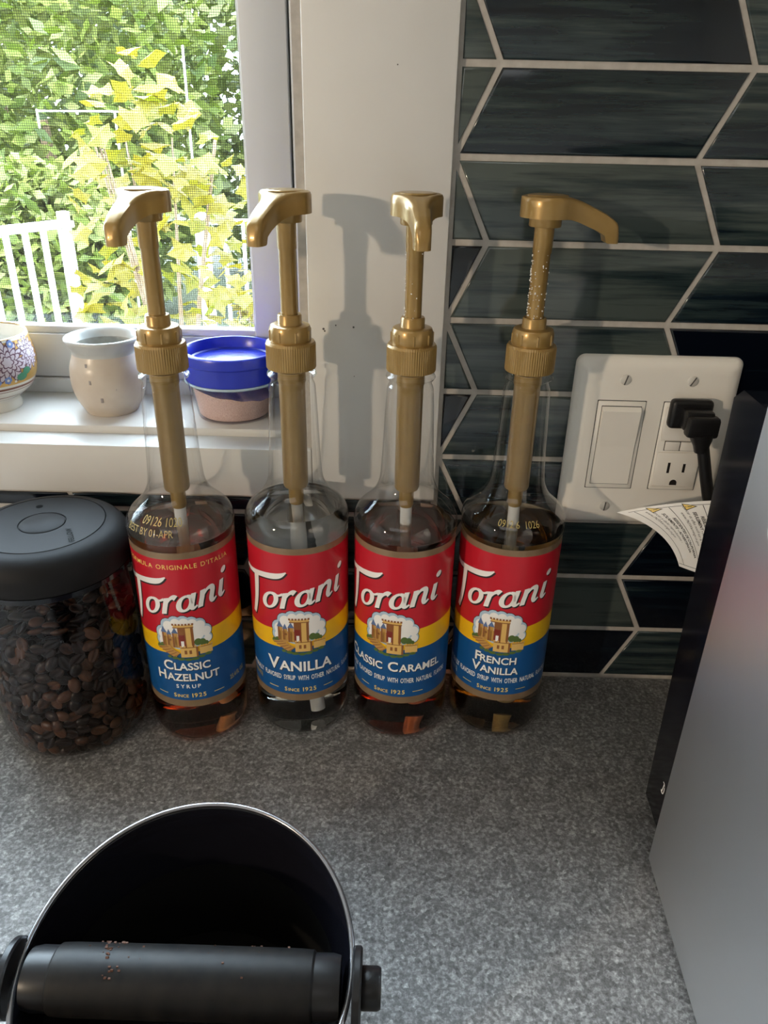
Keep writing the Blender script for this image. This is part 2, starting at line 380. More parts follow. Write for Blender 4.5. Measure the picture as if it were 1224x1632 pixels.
for row in range(0, 13):
    z0, z1 = row*50, row*50+50; xa = X_E if row % 2 == 0 else X_O; xb = X_O if row % 2 == 0 else X_E
    gh0 = GH+random.uniform(-.3, .5); gh1 = GH+random.uniform(-.3, .5)
    for k in range(-5, 4):
        x = k*PITCHX+random.uniform(-.5, .5)*0
        P = [(xa+x+GS, z0), (xa+x+PITCHX-GS, z0), (xb+x+PITCHX-GS, z1), (xb+x+GS, z1)]
        P = clip(P, 1, z0+(3.0 if row == 0 else 2.0), True); P = clip(P, 1, z1-2.0, False)
        regions = []
        if z0 < 165: regions.append((-640, 540, 163.0 if row >= 3 else 999, None))
        if row == 3:
            regions = [(-640, 31.0, 162.5), (36.0, 540, 999)]
        elif row < 3: regions = [(-640, 540, 999)]
        else: regions = [(36.0, 540, 999)]
        for rg in regions:
            Q = clip(P, 0, rg[0], True); Q = clip(Q, 0, rg[1], False) if Q else Q
            if Q and rg[2] < 900: Q = clip(Q, 1, rg[2], False)
            if len(Q) < 3: continue
            # drop near-duplicate corners and slivers
            R_ = [p for i, p in enumerate(Q) if math.hypot(p[0]-Q[i-1][0], p[1]-Q[i-1][1]) > .8]
            if len(R_) < 3: continue
            ar = abs(sum(R_[i][0]*R_[(i+1) % len(R_)][1]-R_[(i+1) % len(R_)][0]*R_[i][1] for i in range(len(R_))))/2
            if ar < 60: continue
            tile_piece(R_)

# casing boards around the window: flush picture-frame trim, 6 mm proud of the tile
def board(name, a, c_, r=1.2):
    s = [c_[i]-a[i] for i in range(3)]; ce = [(a[i]+c_[i])/2 for i in range(3)]
    return struct(B().rbox(ce, s, r, 2).build(name, 'white', smooth=40))
T1 = board('trim_1', (-58, -6, 166), (33, 19.5, 1470))
def nail_hole(x_, z_, r): 
    o = B().lathe([(0, 0), (r, 0), (r*.8, .25), (0, .3)], 10).build('nail_hole', 'line', T1, 40, (x_, -6, z_)); o.rotation_euler = (PI/2, 0, 0)
for x_, z_, r in ((-47.8, 293.4, .8), (-47.0, 292, .6), (-39.5, 296, .5), (-27.5, 295, .7), (-27.0, 261, .35), (-2, 448, .4), (17, 330, .4)): nail_hole(x_, z_, r)
board('trim_2', (-1500, -6, 166), (-58.2, 19.5, 204.4))
board('trim_3', (-1500, -6, 204.6), (-1405, 19.5, 1470))
board('trim_4', (-1404.8, -6, 1380), (-58.2, 19.5, 1470))
# window: jamb liner, sill board, vinyl frame, sash with screen and glass
win = struct(empty('window_1', (-730, 60, 204)))
def wpart(name, bld, m, smooth=None):
    o = bld.build(name, m, None, smooth); o.parent = win; o.matrix_parent_inverse = Matrix.Translation(Vector((730, -60, -204))*M); return o
wpart('window_sill', B().rbox(((WX0+WX1)/2, 58, 205.2), (WX1-WX0, 78, 10), 1.5, 2), 'white', 40)
jl = B().rbox((WX1+4, 80, 792), (8, 122, 1172), .8, 1); wpart('jamb_liner', jl, 'white', 40)
jl = B().rbox((WX0-4, 80, 792), (8, 122, 1172), .8, 1); wpart('jamb_liner', jl, 'white', 40)
fr = B()   # outer vinyl frame
fr.rbox(((WX0+WX1)/2, 117, 216), (WX1-WX0, 46, 12), 1, 2).rbox((-70.6, 117, 796), (13, 46, 1166), .8, 2).rbox((WX0+8, 117, 796), (16, 46, 1166), .8, 2).rbox(((WX0+WX1)/2, 117, WZ1-8), (WX1-WX0, 46, 16), 1, 2)
wpart('vinyl_frame', fr, 'vinyl', 40)
wpart('frame_gap_shade', B().box((-79.7, 122, 222), (-76.6, 138, WZ1-16)).box((WX0+15, 122, 221.5), (-77, 138, 223)), 'dark')  # dark filler strips, painted as the shade in the frame gap
sx0, sx1, sz0, sz1 = WX0+18, -79.7, 223, WZ1-18
sash = B(); y0, y1 = 97, 137
def rail(a, c_): sash.rbox([(a[i]+c_[i])/2 for i in range(3)], [c_[i]-a[i] for i in range(3)], 1.0, 2)
rail((sx0, y0, sz0), (sx1, y1, sz0+36)); rail((sx0, y0, sz1-36), (sx1, y1, sz1)); rail((sx1-33, y0, sz0+36.2), (sx1, y1, sz1-36.2)); rail((sx0, y0, sz0+36.2), (sx0+33, y1, sz1-36.2))
wpart('sash_frame', sash, 'vinyl', 40)
gx0, gx1, gz0, gz1 = sx0+33, sx1-33, sz0+36, sz1-36
bead = B(); bead.rbox(((gx0+gx1)/2, 105, gz0+3), (gx1-gx0, 10, 6), 1.2, 2).rbox(((gx0+gx1)/2, 105, gz1-3), (gx1-gx0, 10, 6), 1.2, 2).rbox((gx1-.8, 105, (gz0+gz1)/2), (1.6, 10, gz1-gz0), .4, 1).rbox((gx0+.8, 105, (gz0+gz1)/2), (1.6, 10, gz1-gz0), .4, 1)
wpart('screen_bead', bead, 'vinyl', 40)
wpart('window_pane', B().box((gx0, 124, gz0), (gx1, 127, gz1)), 'pane')
sm = B(); t = .13
z = gz0+6
while z < gz1: sm.add([(gx0, 106-t, z-t), (gx0, 106-t, z+t), (gx0, 106+t, z), (gx1, 106-t, z-t), (gx1, 106-t, z+t), (gx1, 106+t, z)], [(0, 1, 4, 3), (1, 2, 5, 4), (2, 0, 3, 5)]); z += 1.62
x = gx1-1.8
while x > gx0: sm.add([(x-t, 106.3-t, gz0), (x+t, 106.3-t, gz0), (x, 106.3+t, gz0), (x-t, 106.3-t, gz1), (x+t, 106.3-t, gz1), (x, 106.3+t, gz1)], [(0, 1, 4, 3), (1, 2, 5, 4), (2, 0, 3, 5)]); x -= 1.62
wpart('insect_screen', sm, 'wire')['kind'] = 'stuff'

# worktop
ct = B().rbox((-100, -316, -20), (3000, 630, 40), 2, 2).build('countertop', 'counter', smooth=40)
tag(ct, 'dark grey speckled stone-look kitchen worktop along the tiled wall', 'countertop')
bc = empty('base_cabinet', (-100, -310, -900))
tag(bc, 'plain white base cabinet carrying the worktop', 'cabinet')
B().box((-1480, -290, 0), (1480, 300, 859)).build('cabinet_body', 'white', bc)
dm = B().rbox((0, 0, 0), (580, 18, 720), 2, 2).mesh('cabinet_door', 'white')
for k in range(5): share('cabinet_door', dm, bc, (-1180+k*590, -301, 470))

# ================================================================== GARDEN
struct(B().box((-30000, 250, -1300), (20000, 40000, -1200)).build('ground_lawn', 'lawn'))
struct(B().box((-5000, 250, -1199), (3000, 4300, -1190)).build('ground_paving', 'paving'))
def railing(name, p0, p1, ztop, h, n, label, rw=40, bw=22):
    e = empty(name, ((p0[0]+p1[0])/2, (p0[1]+p1[1])/2, ztop-h)); dx, dy = p1[0]-p0[0], p1[1]-p0[1]; L = math.hypot(dx, dy); e.rotation_euler.z = math.atan2(dy, dx)
    tag(e, label, 'railing')
    B().rbox((0, 0, h-15), (L, 90, 30), 4, 1).build('top_rail', 'fence', e); B().rbox((0, 0, 80), (L, 40, 30), 4, 1).build('bottom_rail', 'fence', e)
    bm_ = B().rbox((0, 0, (h-30+95)/2), (bw, bw, h-30-95), 2, 1).mesh('baluster', 'fence')
    for k in range(n): share('baluster', bm_, e, (-L/2+L*(k+.5)/n, 0, 0))
    pm = B().rbox((0, 0, h/2+20), (rw*2, rw*2, h+40), 4, 1).mesh('post', 'fence')
    for s in (-1, 1): share('post', pm, e, (s*(L/2-rw), 0, 0))
    return e
railing('deck_railing', (-2060, 2300), (-1545, 3230), -10, 900, 11, 'white deck railing with square balusters outside the window', 22)
railing('garden_railing', (-1290, 4600), (-560, 4600), -140, 1000, 6, 'low white railing half hidden behind the yellow shrub')
tr = empty('garden_trellis', (-1250, 3500, -1190)); tag(tr, 'thin white post and wire trellis standing in the yellow shrub', 'trellis')
for x_, y_, zb, zt in ((-470, 0, 1560, 1640), (-120, 60, 0, 1640), (250, 0, 0, 1910)): B().tube([(x_, y_, zb), (x_, y_, zt)], 5, 8).build('post', 'fence', tr)
B().tube([(-470, 0, 1632), (80, 60, 1640)], 4, 8).build('cross_bar', 'fence', tr)
leafm = []
for k in range(4):
    rr = random.Random(k); P = []
    for i in range(10):
        a = 2*PI*i/10; r = (1.0 if i % 2 == 0 else .62)*rr.uniform(.85, 1.1); P.append((r*math.cos(a), r*math.sin(a), .18*math.cos(2*a)+rr.uniform(-.1, .1)))
    leafm.append(B().add([(0, 0, .25)]+P, [(0, i+1, (i+1) % 10+1) for i in range(10)]))
leaf_me = [q.mesh('leaf', 'leaf_y') for q in leafm]
def shrub(name, c, rad, n, size, label, seed):
    rr = random.Random(seed); e = empty(name, c); tag(e, label, 'shrub')
    st = B()
    for k in range(7):
        a = rr.uniform(0, 6.28); st.tube([(0, 0, 0), (rad[0]*.3*math.cos(a), rad[1]*.3*math.sin(a), rad[2]*.9), (rad[0]*.6*math.cos(a), rad[1]*.6*math.sin(a), rad[2]*1.6)], [16, 10, 4], 6)
    st.build('stem', 'stem', e)
    for k in range(n):
        while True:
            p = Vector((rr.uniform(-1, 1), rr.uniform(-1, 1), rr.uniform(-1, 1)))
            if .35 < p.length < 1: break
        share('leaf', leaf_me[k % 4], e, (p.x*rad[0], p.y*rad[1], rad[2]+p.z*rad[2]), (rr.uniform(-1.1, .3), rr.uniform(-.7, .7), rr.uniform(0, 6.28)), (1000*size*rr.uniform(.6, 1.3),)*3)
    return e
shrub('yellow_shrub', (-1040, 3050, -1190), (430, 330, 960), 300, .062, 'yellow-green broad-leaved shrub in front of the garden trees', 3)
shrub('young_vine', (-850, 4000, -1190), (160, 160, 440), 110, .055, 'orange-tinged leafy vine low beside the right window stile', 5)
def tree(name, c, rad, zc, n, size, m, label, seed):
    rr = random.Random(seed); e = empty(name, c); tag(e, label, 'tree')
    B().tube([(0, 0, 0), (40, 0, zc*.6), (0, 20, zc)], [90, 70, 40], 8).build('trunk', 'stem', e)
    fo = B()
    for k in range(n):
        while True:
            p = Vector((rr.uniform(-1, 1), rr.uniform(-1, 1), rr.uniform(-1, 1)))
            if p.length < 1 and (p.length > .5 or rr.random() < .3): break
        q = Vector((p.x*rad[0], p.y*rad[1], zc+p.z*rad[2])); s = size*rr.uniform(.6, 1.4)
        a = Vector((rr.gauss(0, 1), rr.gauss(0, 1), rr.gauss(0, .6))).normalized(); c_ = a.cross(Vector((rr.gauss(0, 1), rr.gauss(0, 1), rr.gauss(0, 1)))).normalized()
        fo.add([q-a*s, q+c_*s*.5, q+a*s, q-c_*s*.5], [(0, 1, 2, 3)])
    fo.build('foliage', m, e, recalc=False)['kind'] = 'stuff'
tree('broad_tree', (-2900, 6300, -1200), (1500, 1100, 1900), 1700, 9000, 70, 'leaf_g', 'light green broad tree on the left beyond the deck railing', 11)
tree('dense_tree', (-1300, 9000, -1200), (1900, 1200, 2500), 2400, 9000, 85, 'leaf_d', 'dense darker tree standing behind the yellow shrub', 12)
tree('hedge_bush', (-2300, 4600, -1200), (650, 400, 700), 700, 5000, 55, 'leaf_g', 'rounded green bush between railing and broad tree', 13)
tree('tall_tree', (2300, 9000, -1200), (1700, 1200, 2600), 2300, 7000, 85, 'leaf_d', 'tall shady tree far right behind the low white railing', 14)
tree('orchard_tree', (-5800, 6200, -1200), (1250, 1000, 1900), 1800, 6500, 75, 'leaf_g', 'leafy tree standing left of the broad tree past the railing', 16)
tree('shade_tree', (350, 6300, -1200), (1250, 900, 2000), 1900, 6500, 75, 'leaf_d', 'shady round tree standing right of the low white railing', 17)
tree('pale_tree', (-5200, 10500, -1200), (2600, 1500, 3000), 2600, 8000, 120, 'leaf_g', 'pale tree far left at the garden edge', 15)

# ================================================================== SYRUP BOTTLES
PROF = [(0, 1.8), (24, 1.6), (29, .6), (31.5, 0), (34.5, 1.5), (36.6, 5), (37.5, 10), (37.6, 22), (37.3, 31), (36.8, 35), (36.8, 100), (36.8, 166.3), (37.3, 167.4), (37.5, 169), (37.2, 170.2), (37.6, 171.5), (37.6, 174)] + \
    smooth_prof([(37.6, 174), (36.6, 178.5), (33.8, 183.0), (29.0, 187.5), (24.2, 192.5), (21.0, 198), (19.2, 204), (18.3, 214), (17.6, 226), (16.6, 248), (15.8, 262), (15.5, 266.5), (14.9, 268.8)], 5)[1:] + \
    [(14.2, 270.2), (13.9, 271.8), (14.2, 273), (15.9, 273.8), (16.5, 275), (15.9, 276.2), (14.4, 277), (13.9, 278), (13.9, 284)]
def rad_at(z):
    for (r0, z0), (r1, z1) in zip(PROF[3:], PROF[4:]):
        if z0 <= z <= z1: return r0+(r1-r0)*(z-z0)/max(z1-z0, 1e-6)
    return 13.9
RL = 36.95
def wrap(dr): return lambda u, v: ((RL+dr)*math.sin(u/RL), -(RL+dr)*math.cos(u/RL), v)
def decal(name, shapes, m, parent, dr, step=1.6, fn=None):
    """flat (verts, faces) shapes bent round the bottle"""
    bb = B(); fn = fn or wrap(dr)
    for V, Fc in shapes:
        V2, F2 = slices(V, Fc, step); bb.add([fn(*p) for p in V2], F2)
    return bb.build(name, m, parent, recalc=False)
def poly(*p): return list(p), [tuple(range(len(p)))]
def rect(x0, y0, x1, y1): return poly((x0, y0), (x1, y0), (x1, y1), (x0, y1))
def wordmark():
    S = []
    def put(shape, ox, dot=False):
        V, Fc = shape; S.append(([(x+ox, y) for x, y in V], Fc))
    ring = lambda cx, cy, rx, ry: stroke([(cx+rx*math.cos(a), cy+ry*math.sin(a)) for a in [PI/2+i*PI/6 for i in range(13)]], [1.9, 2.4, 3.3, 3.7, 3.4, 2.5, 1.9, 2.4, 3.3, 3.7, 3.4, 2.5, 1.9], 4)
    put(ring(0, 6.8, 4.9, 5.8), 0)                                                    # o
    put(stroke([(3.4, 11.6), (6, 10.6), (9, 11.6)], [1.4, 1.6, 2.2], 4), 0)
    put(stroke([(0, 12.6), (.2, 9), (0, 4), (0, .2)], [3.6, 3.7, 3.7, 3.7]), 10.8)     # r
    put(stroke([(.6, 7.5), (2.4, 11.2), (5, 12.8), (7.2, 11.6)], [1.6, 2.4, 3.4, 3.8]), 10.8)
    put(ring(4.6, 6.3, 4.5, 5.5), 20.6)                                               # a
    put(stroke([(9.6, 12.8), (9.4, 8), (9.4, 3.2), (11, 1.1), (13.6, 2.6)], [3.5, 3.7, 3.6, 2.4, 1.3]), 20.6)
    put(stroke([(0, 12.8), (.2, 8), (0, 4), (0, .2)], [3.6]*4), 36.6)                  # n
    put(stroke([(.4, 7.5), (3, 11.6), (6, 12.4), (7.8, 10), (7.7, 4), (9.2, 1.2), (11.8, 2.8)], [1.6, 2.4, 3.2, 3.7, 3.6, 2.5, 1.3]), 36.6)
    put(stroke([(0, 12.8), (0, 8), (0, 3.4), (1.6, 1.1), (4, 2.8)], [3.5, 3.6, 3.6, 2.4, 1.2]), 51.8)   # i
    put((ngon(1.0, 19.2, 2.3), [tuple(range(14))]), 51.8)
    sh, an, k = .22, math.radians(9.5), 1.02
    out = []
    for V, Fc in S:
        W = []
        for x, y in V:
            x2 = (x+y*sh)*k; y2 = y*1.02
            W.append((x2*math.cos(an)*1.0-22.5, 115.6+y2+x2*math.sin(an)))
        out.append((W, Fc))
    out.append(stroke([(-50, 135.0), (-48.6, 140.6), (-40, 140.2), (-28, 141.6), (-14, 143.6), (-7.5, 147.2)], [1.0, 3.0, 3.6, 4.2, 4.2, .8]))   # T bar
    out.append(stroke([(-33.5, 142.5), (-34, 132), (-35.2, 120), (-37.6, 110), (-39.2, 105.4)], [5.2, 4.8, 4.3, 3.8, 3.4]))
    return out
WM = wordmark()
def castle():
    """list of (material, shapes) of the castle emblem; crop units -> mm"""
    X = lambda x: (x-400)*.105
    Y = lambda y: 79+(1205-y)*.114
    R_ = lambda x0, y0, x1, y1: rect(X(x0), Y(y1), X(x1), Y(y0))
    def C(x, y, r, ry=None): return (ngon(X(x), Y(y), r*.105, (ry or r)*.114), [tuple(range(14))])
    puffs = [(262, 1010, 52), (300, 948, 46), (352, 924, 42), (408, 922, 42), (462, 932, 42), (512, 950, 42), (550, 1000, 42), (558, 1055, 34), (250, 1062, 40)]
    L = []
    L.append(('ink', [C(x, y, r+9) for x, y, r in puffs]))
    L.append(('cloudb', [C(x, y, r+5) for x, y, r in puffs]+[C(400, 1030, 165, 95)]))
    L.append(('paper', [C(x+6, y+6, r-7) for x, y, r in puffs]+[C(405, 1010, 140, 80)]))
    L.append(('pgreen', [C(x, y, r) for x, y, r in ((495, 1075, 26), (525, 1080, 24), (550, 1092, 16), (222, 1112, 20), (245, 1098, 16))]))
    L.append(('tan2', [R_(250, 1000, 286, 1100), R_(288, 1012, 320, 1095), R_(325, 1000, 364, 1110), R_(262, 1030, 372, 1110)]))
    L.append(('brown', [R_(250, 1000, 264, 1100), R_(325, 1000, 338, 1110), R_(288, 1012, 298, 1095), R_(366, 962, 425, 1110), R_(300, 1045, 318, 1060)]))
    L.append(('slate', [poly((X(244), Y(1003)), (X(291), Y(1003)), (X(262), Y(958))), poly((X(285), Y(1014)), (X(322), Y(1014)), (X(303), Y(974))), poly((X(321), Y(1003)), (X(368), Y(1003)), (X(345), Y(962)))]))
    L.append(('tan', [R_(418, 962, 470, 1110), R_(338, 942, 472, 964)]))
    L.append(('brown', [R_(330+22*i, 932, 344+22*i, 946) for i in range(7)]+[R_(334, 958, 474, 965), R_(452, 965, 470, 1108), R_(400, 985, 414, 1003)]))
    L.append(('maroon', [R_(370, 1015, 410, 1100)]))
    L.append(('paper', [R_(382, 1060, 402, 1104)]))
    L.append(('tan2', [poly((X(205), Y(1118)), (X(290), Y(1098)), (X(368), Y(1150)), (X(330), Y(1185)))]))
    L.append(('brown', [poly((X(212+26*i), Y(1124+14*i)), (X(288+18*i), Y(1106+12*i)), (X(290+18*i), Y(1110+12*i)), (X(214+26*i), Y(1130+14*i))) for i in range(5)]))
    L.append(('tan', [R_(372, 1108, 490, 1182), R_(500, 1112, 588, 1166)]+[R_(370+24*i, 1096, 384+24*i, 1110) for i in range(5)]+[R_(500+20*i, 1100, 512+20*i, 1114) for i in range(5)]))
    L.append(('brown', [R_(398, 1130, 415, 1158), R_(430, 1130, 447, 1158), R_(372, 1108, 490, 1113), R_(500, 1112, 588, 1116), R_(476, 1113, 490, 1182)]))
    L.append(('pgreen', [C(x, y, r, 11) for x, y, r in ((330, 1188, 24), (370, 1195, 26), (420, 1200, 24), (465, 1196, 26), (510, 1184, 24), (555, 1174, 24), (290, 1180, 16))]))
    return L
CASTLE = castle()
def head_mesh():
    st = [-15.8+.02, -15.4, -14.4, -12, -8, -4, 0, 4, 7, 10, 13, 16, 19, 22, 25, 28, 31, 34, 36, 37.2, 38.4, 40.5, 42.5, 43.5, 44.2, 45.2, 45.6]
    def W(x):
        disc = math.sqrt(max(15.8**2-x*x, 0)) if x < 15.8 else 0
        if x < 8: return max(disc, .3)
        t_ = min((x-8)/20, 1); neck = 13.62*(1-t_)**2.1+5.6*(1-(1-t_)**2.1) - max(0, x-28)*.055
        if x > 42: neck *= math.sqrt(max(1-((x-42)/4.2)**2, .15))
        return neck
    ip = lambda x, T: next((a[1]+(c[1]-a[1])*(x-a[0])/(c[0]-a[0]) for a, c in zip(T, T[1:]) if a[0] <= x <= c[0]), T[-1][1])
    top = [(-20, 381.6), (-8, 382.4), (4, 382.6), (12, 382.0), (20, 379.8), (28, 376.6), (36, 373.2), (41, 370.2), (43.5, 368.2), (44.8, 365.6), (45.3, 362), (46, 359.5)]
    bot = [(-20, 370.6), (12, 370.4), (18, 368.9), (25, 366.2), (32, 363.6), (36, 361.2), (37.2, 357.6), (38.4, 357.0), (46, 356.8)]
    V = []; Fc = []; n = 0
    for x in st:
        w_ = W(x); zt, zb = ip(x, top), ip(x, bot); r = min(2.4, w_*.6)
        half = [(w_, zb), (w_, (zb+zt)/2), (w_, zt-r), (w_-r*.3, zt-r*.3), (w_-r, zt), (w_*.3, zt)]
        ring = [(x, y, z) for y, z in half]+[(x, -y, z) for y, z in reversed(half)]; n = len(ring); V += ring
    for i in range(len(st)-1):
        for j in range(n): k = (j+1) % n; Fc.append((i*n+j, i*n+k, (i+1)*n+k, (i+1)*n+j))
    Fc.append(tuple(range(n))); Fc.append(tuple((len(st)-1)*n+j for j in reversed(range(n))))
    bb = B().add(V, Fc); bb.lathe([(0, 365.4), (9.4, 365.4), (9.8, 366), (9.8, 371)], 32); return bb
HEAD = head_mesh()
liq = dict(hazelnut=liquid('amber_syrup', (.93, .50, .0), 24), vanilla=liquid('clear_syrup', (.95, .96, .92), 3),
           caramel=liquid('caramel_syrup', (.90, .40, .0), 28), french=liquid('olive_brown_syrup', (.86, .66, .16), 24))
for k, m in liq.items(): MT['liq_'+k] = m
def bottle(x, y, phi, spout, level, kind, label, crystals=0):
    e = empty('syrup_bottle', (x, y, 0)); e.scale = (.965, .965, 1); tag(e, label, 'bottle', 'pump syrup bottles in a row against the wall')
    B().lathe(PROF, 72).build('bottle_body', 'pet', e, 50)
    zs_ = [1.6, 2.2, 4, 8, 12, 22, 31, 36, 100, 165, 170]; lp = [(0, 2.9), (26, 2.7), (31.5, 1.4), (34.6, 4), (36.4, 9)]+[(rad_at(z_)-.9, z_) for z_ in (14, 22, 30, 36, 100, 160, 166)]
    z_ = 168.5
    while z_ < level-.5: lp.append((rad_at(z_)-.9, z_)); z_ += 1.5
    lp += [(rad_at(level)-.9, level), (rad_at(level)-3, level-.5), (0, level-.6)]
    B().lathe(lp, 72).build('syrup', 'liq_'+kind, e, 40)
    # pump
    B().lathe([(13.2, 283), (16.0, 279.0), (16.3, 279.6), (16.3, 294.2), (15.4, 295.8), (13, 296.2)], 132, rad=lambda j, z__: (1.0 if j % 2 else .978) if 279.5 < z__ < 294.5 else 1).build('ribbed_cap', 'gold', e, 25)
    col_ = B().lathe([(13.0, 295), (13.5, 296), (13.4, 303.6), (12.6, 305.6), (11.2, 306.2), (8.0, 306.2), (7.8, 306.6), (7.7, 311.6), (7.2, 312.4), (5.6, 312.4)], 48)
    for k in range(8):
        a = phi+k*PI/4+.3; col_.rbox((13.4*math.cos(a), 13.4*math.sin(a), 300), (1.3, 1.3, 6.5), .4, 1, Matrix.Rotation(a, 3, 'Z').to_euler())
    col_.build('pump_collar', 'gold', e, 35)
    B().lathe([(5.4, 308), (5.4, 350), (5.9, 350.8), (6.1, 368)], 32).build('pump_stem', 'gold', e, 40)
    h = HEAD.build('pump_head', 'gold', e, 42); h.rotation_euler.z = spout
    tp = B().lathe([(12.4, 382.2), (12.2, 382.7), (10, 383.1), (0, 383.4)], 40).build('thumb_pad', 'gold', h, 60); tp.location = (0, 0, -.0001)
    B().lathe([(6, 277), (9.2, 276.5), (9.4, 270), (8.8, 269), (8.8, 197.5), (8.2, 196), (5.3, 195.6), (5.2, 184), (4.6, 182.4), (0, 182.2)], 40, cap0=True).build('pump_barrel', 'gold', e, 35)
    B().tube([(0, 0, 186), (1, .5, 120), (5, -2, 60), ((9, -6, 10) if kind == 'vanilla' else (8, 14, 10))], 4.2, 20).build('suction_tube', 'tube', e, 40)
    # label
    NU = 96; UM = PI*RL*.97
    ry = lambda u: 101+4.2*max(-1, min(1, u/46)); yb = lambda u: 85+2.2*max(-1, min(1, u/46))
    rows = [lambda u: 36.6, lambda u: 42.6, yb, ry, lambda u: 160.9, lambda u: 165.7]; fn = wrap(0); lb = B(); V = []
    for i in range(NU+1):
        u = -UM+2*UM*i/NU; V += [fn(u, r(u)) for r in rows]
    Fq = []; mi = []
    for i in range(NU):
        for j in range(5): Fq.append((i*6+j, (i+1)*6+j, (i+1)*6+j+1, i*6+j+1)); mi.append([0, 1, 2, 3, 0][j])
    lb.v = V; lb.f = Fq; lb.mi = mi
    lo = lb.build('label', ['bronze', 'blue', 'yellow', 'red'], e, 60, recalc=False); lo.rotation_euler.z = phi
    sh = [([(u+1.0, v-1.1) for u, v in V_], F_) for V_, F_ in WM]
    decal('wordmark_shadow', sh, 'ink', lo, .10); decal('wordmark', WM, 'paper', lo, .18)
    em = None
    for i, (m, shp) in enumerate(CASTLE): decal('castle_emblem', shp, m, lo, .10+.025*i)
    T = lambda name, r, m='paper', dr=.14: decal(name, [r], m, lo, dr)
    def both(name, r):
        decal(name+'_shadow', [([(u+.5, v-.5) for u, v in r[0]], r[1])], 'ink', lo, .08); decal(name, [r], 'paper', lo, .14)
    if kind == 'hazelnut':
        both('flavour_name', run(caps('CLASSIC', 11.5), 0, 70.0)); both('flavour_name', run(caps('HAZELNUT', 11.5), 0, 60.4))
        T('product_line', run([(c, 4.6, .02) for c in 'SYRUP'], 0, 53.8, gap=1.0)); T('motto', run([(c, 4.9, .005) if c != ' ' else (' ', 6, 0) for c in "FORMULA ORIGINALE D'ITALIA"], 0, 153.4, gap=.55), 'yink')
        decal('volume_print', [run([('25.4 FL OZ', 5.2, .03)], 41, 50.5, .7)], 'datec', lo, .12)
    else:
        if kind == 'vanilla': both('flavour_name', run(caps('VANILLA', 15.5), 0, 64.0))
        if kind == 'caramel': both('flavour_name', run(caps('CLASSIC CARAMEL', 11.8), 0, 66.0, .98))
        if kind == 'french': both('flavour_name', run(caps('FRENCH', 11.0), 0, 70.4)); both('flavour_name', run(caps('VANILLA', 11.0), 0, 61.2))
        nz = 55.8 if kind != 'french' else 53.6
        T('product_line', run([(w_, 6.0, .012) if w_ != ' ' else (' ', 5, 0) for w_ in 'NATURALLY, ,FLAVORED, ,SYRUP, ,WITH, ,OTHER, ,NATURAL, ,FLAVORS'.split(',')], 0, nz, .52))
        decal('volume_print', [run([('(1.58 PINTS)', 5.0, .02)], -42, 49.6 if kind != 'french' else 47.5, .6)], 'datec' if kind == 'vanilla' else 'cloudb', lo, .12)
    yr = run(caps('SINCE', 5.0, .01)+[(' ', 6, 0), ('1', 5.2, .015), ('9', 5.2, .015), ('2', 5.2, .015), ('5', 5.2, .015)], 0, 45.3, gap=.5)
    decal('founding_line', [yr, rect(-26, 46.9, -17.8, 47.4), rect(17.8, 46.9, 26, 47.4)], 'yink', lo, .12)
    # date code on the shoulder
    def sfn(u, v):
        r = rad_at(v)+.12; a = u/34+phi; return (r*math.sin(a), -r*math.cos(a), v)
    if kind == 'hazelnut':
        decal('date_print', [run([('09126 1020', 6.4, -.004)], -7, 183.5, 1.0), run([('BEST BY 01-APR', 6.4, -.004)], -16, 177.2, .8)], 'datec', e, 0, 1.6, sfn)
    if kind == 'french': decal('date_print', [run([('0912 6  1026', 5.5, -.004)], 6, 181.5, 1.0)], 'datec', e, 0, 1.6, sfn)
    if crystals:
        rr = random.Random(crystals); cb = B()
        for k in range(crystals):
            a = rr.uniform(-PI, 0) if rr.random() < .4 else rr.gauss(PI*1.02, .25); zz = rr.uniform(312, 352); s = rr.uniform(.25, .65)
            cb.rbox((5.6*math.cos(a), 5.6*math.sin(a), zz), (s, s, s*1.3), 0, 1, Matrix.Rotation(rr.uniform(0, 3), 3, Vector((1, rr.random(), rr.random()))).to_euler())
        tag(cb.build('sugar_crystals', 'paper', e), kind='stuff')
    return e
D = math.radians
bottle(-143.6, -57, D(5), D(-98), 170.5, 'hazelnut', 'pump bottle of classic hazelnut syrup, amber, next to the coffee jar')
bottle(-64.7, -47.2, D(5), D(-107), 183.5, 'vanilla', 'pump bottle of clear vanilla syrup between hazelnut and caramel')
bottle(11.2, -47.2, D(-13), D(-86), 169.5, 'caramel', 'pump bottle of classic caramel syrup, reddish brown', 26)
bottle(86.9, -41.5, D(-12), D(2), 169.0, 'french', 'pump bottle of french vanilla syrup, olive brown, beside the wall plate', 90)

# ================================================================== COFFEE JAR AND BEANS
JX, JY = -236, -66
jar = empty('coffee_jar', (JX, JY, 0)); tag(jar, 'clear glass coffee canister with matte black vacuum lid', 'jar')
jp = smooth_prof([(0, 1.5), (30, 1.2), (38, .2), (44, 2.2), (49.5, 8), (52.4, 17), (54.0, 30), (54.2, 60), (54, 100), (53, 130), (51.5, 150)], 5)
B().lathe(jp, 80).build('glass_body', 'glass', jar, 50)
ld = B().lathe([(0, 144), (50, 144), (55.0, 145.4), (55.8, 147), (56.0, 149), (56.0, 155)]+[(56.0-14*(1-math.cos(a)), 155+15.7*math.sin(a)) for a in [i*PI/20 for i in range(1, 10)]]+[(42, 171.0), (41.4, 171.2), (40.9, 170.4), (40.4, 171.2), (20, 171.6), (15.6, 171.6), (15.2, 170.8), (14.8, 170.8)], 96).build('lid', 'lid', jar, 35)
B().lathe([(14.6, 168), (14.6, 171.4), (13.8, 172.0), (0, 172.1)], 48).build('lid_button', 'lid', ld, 40)
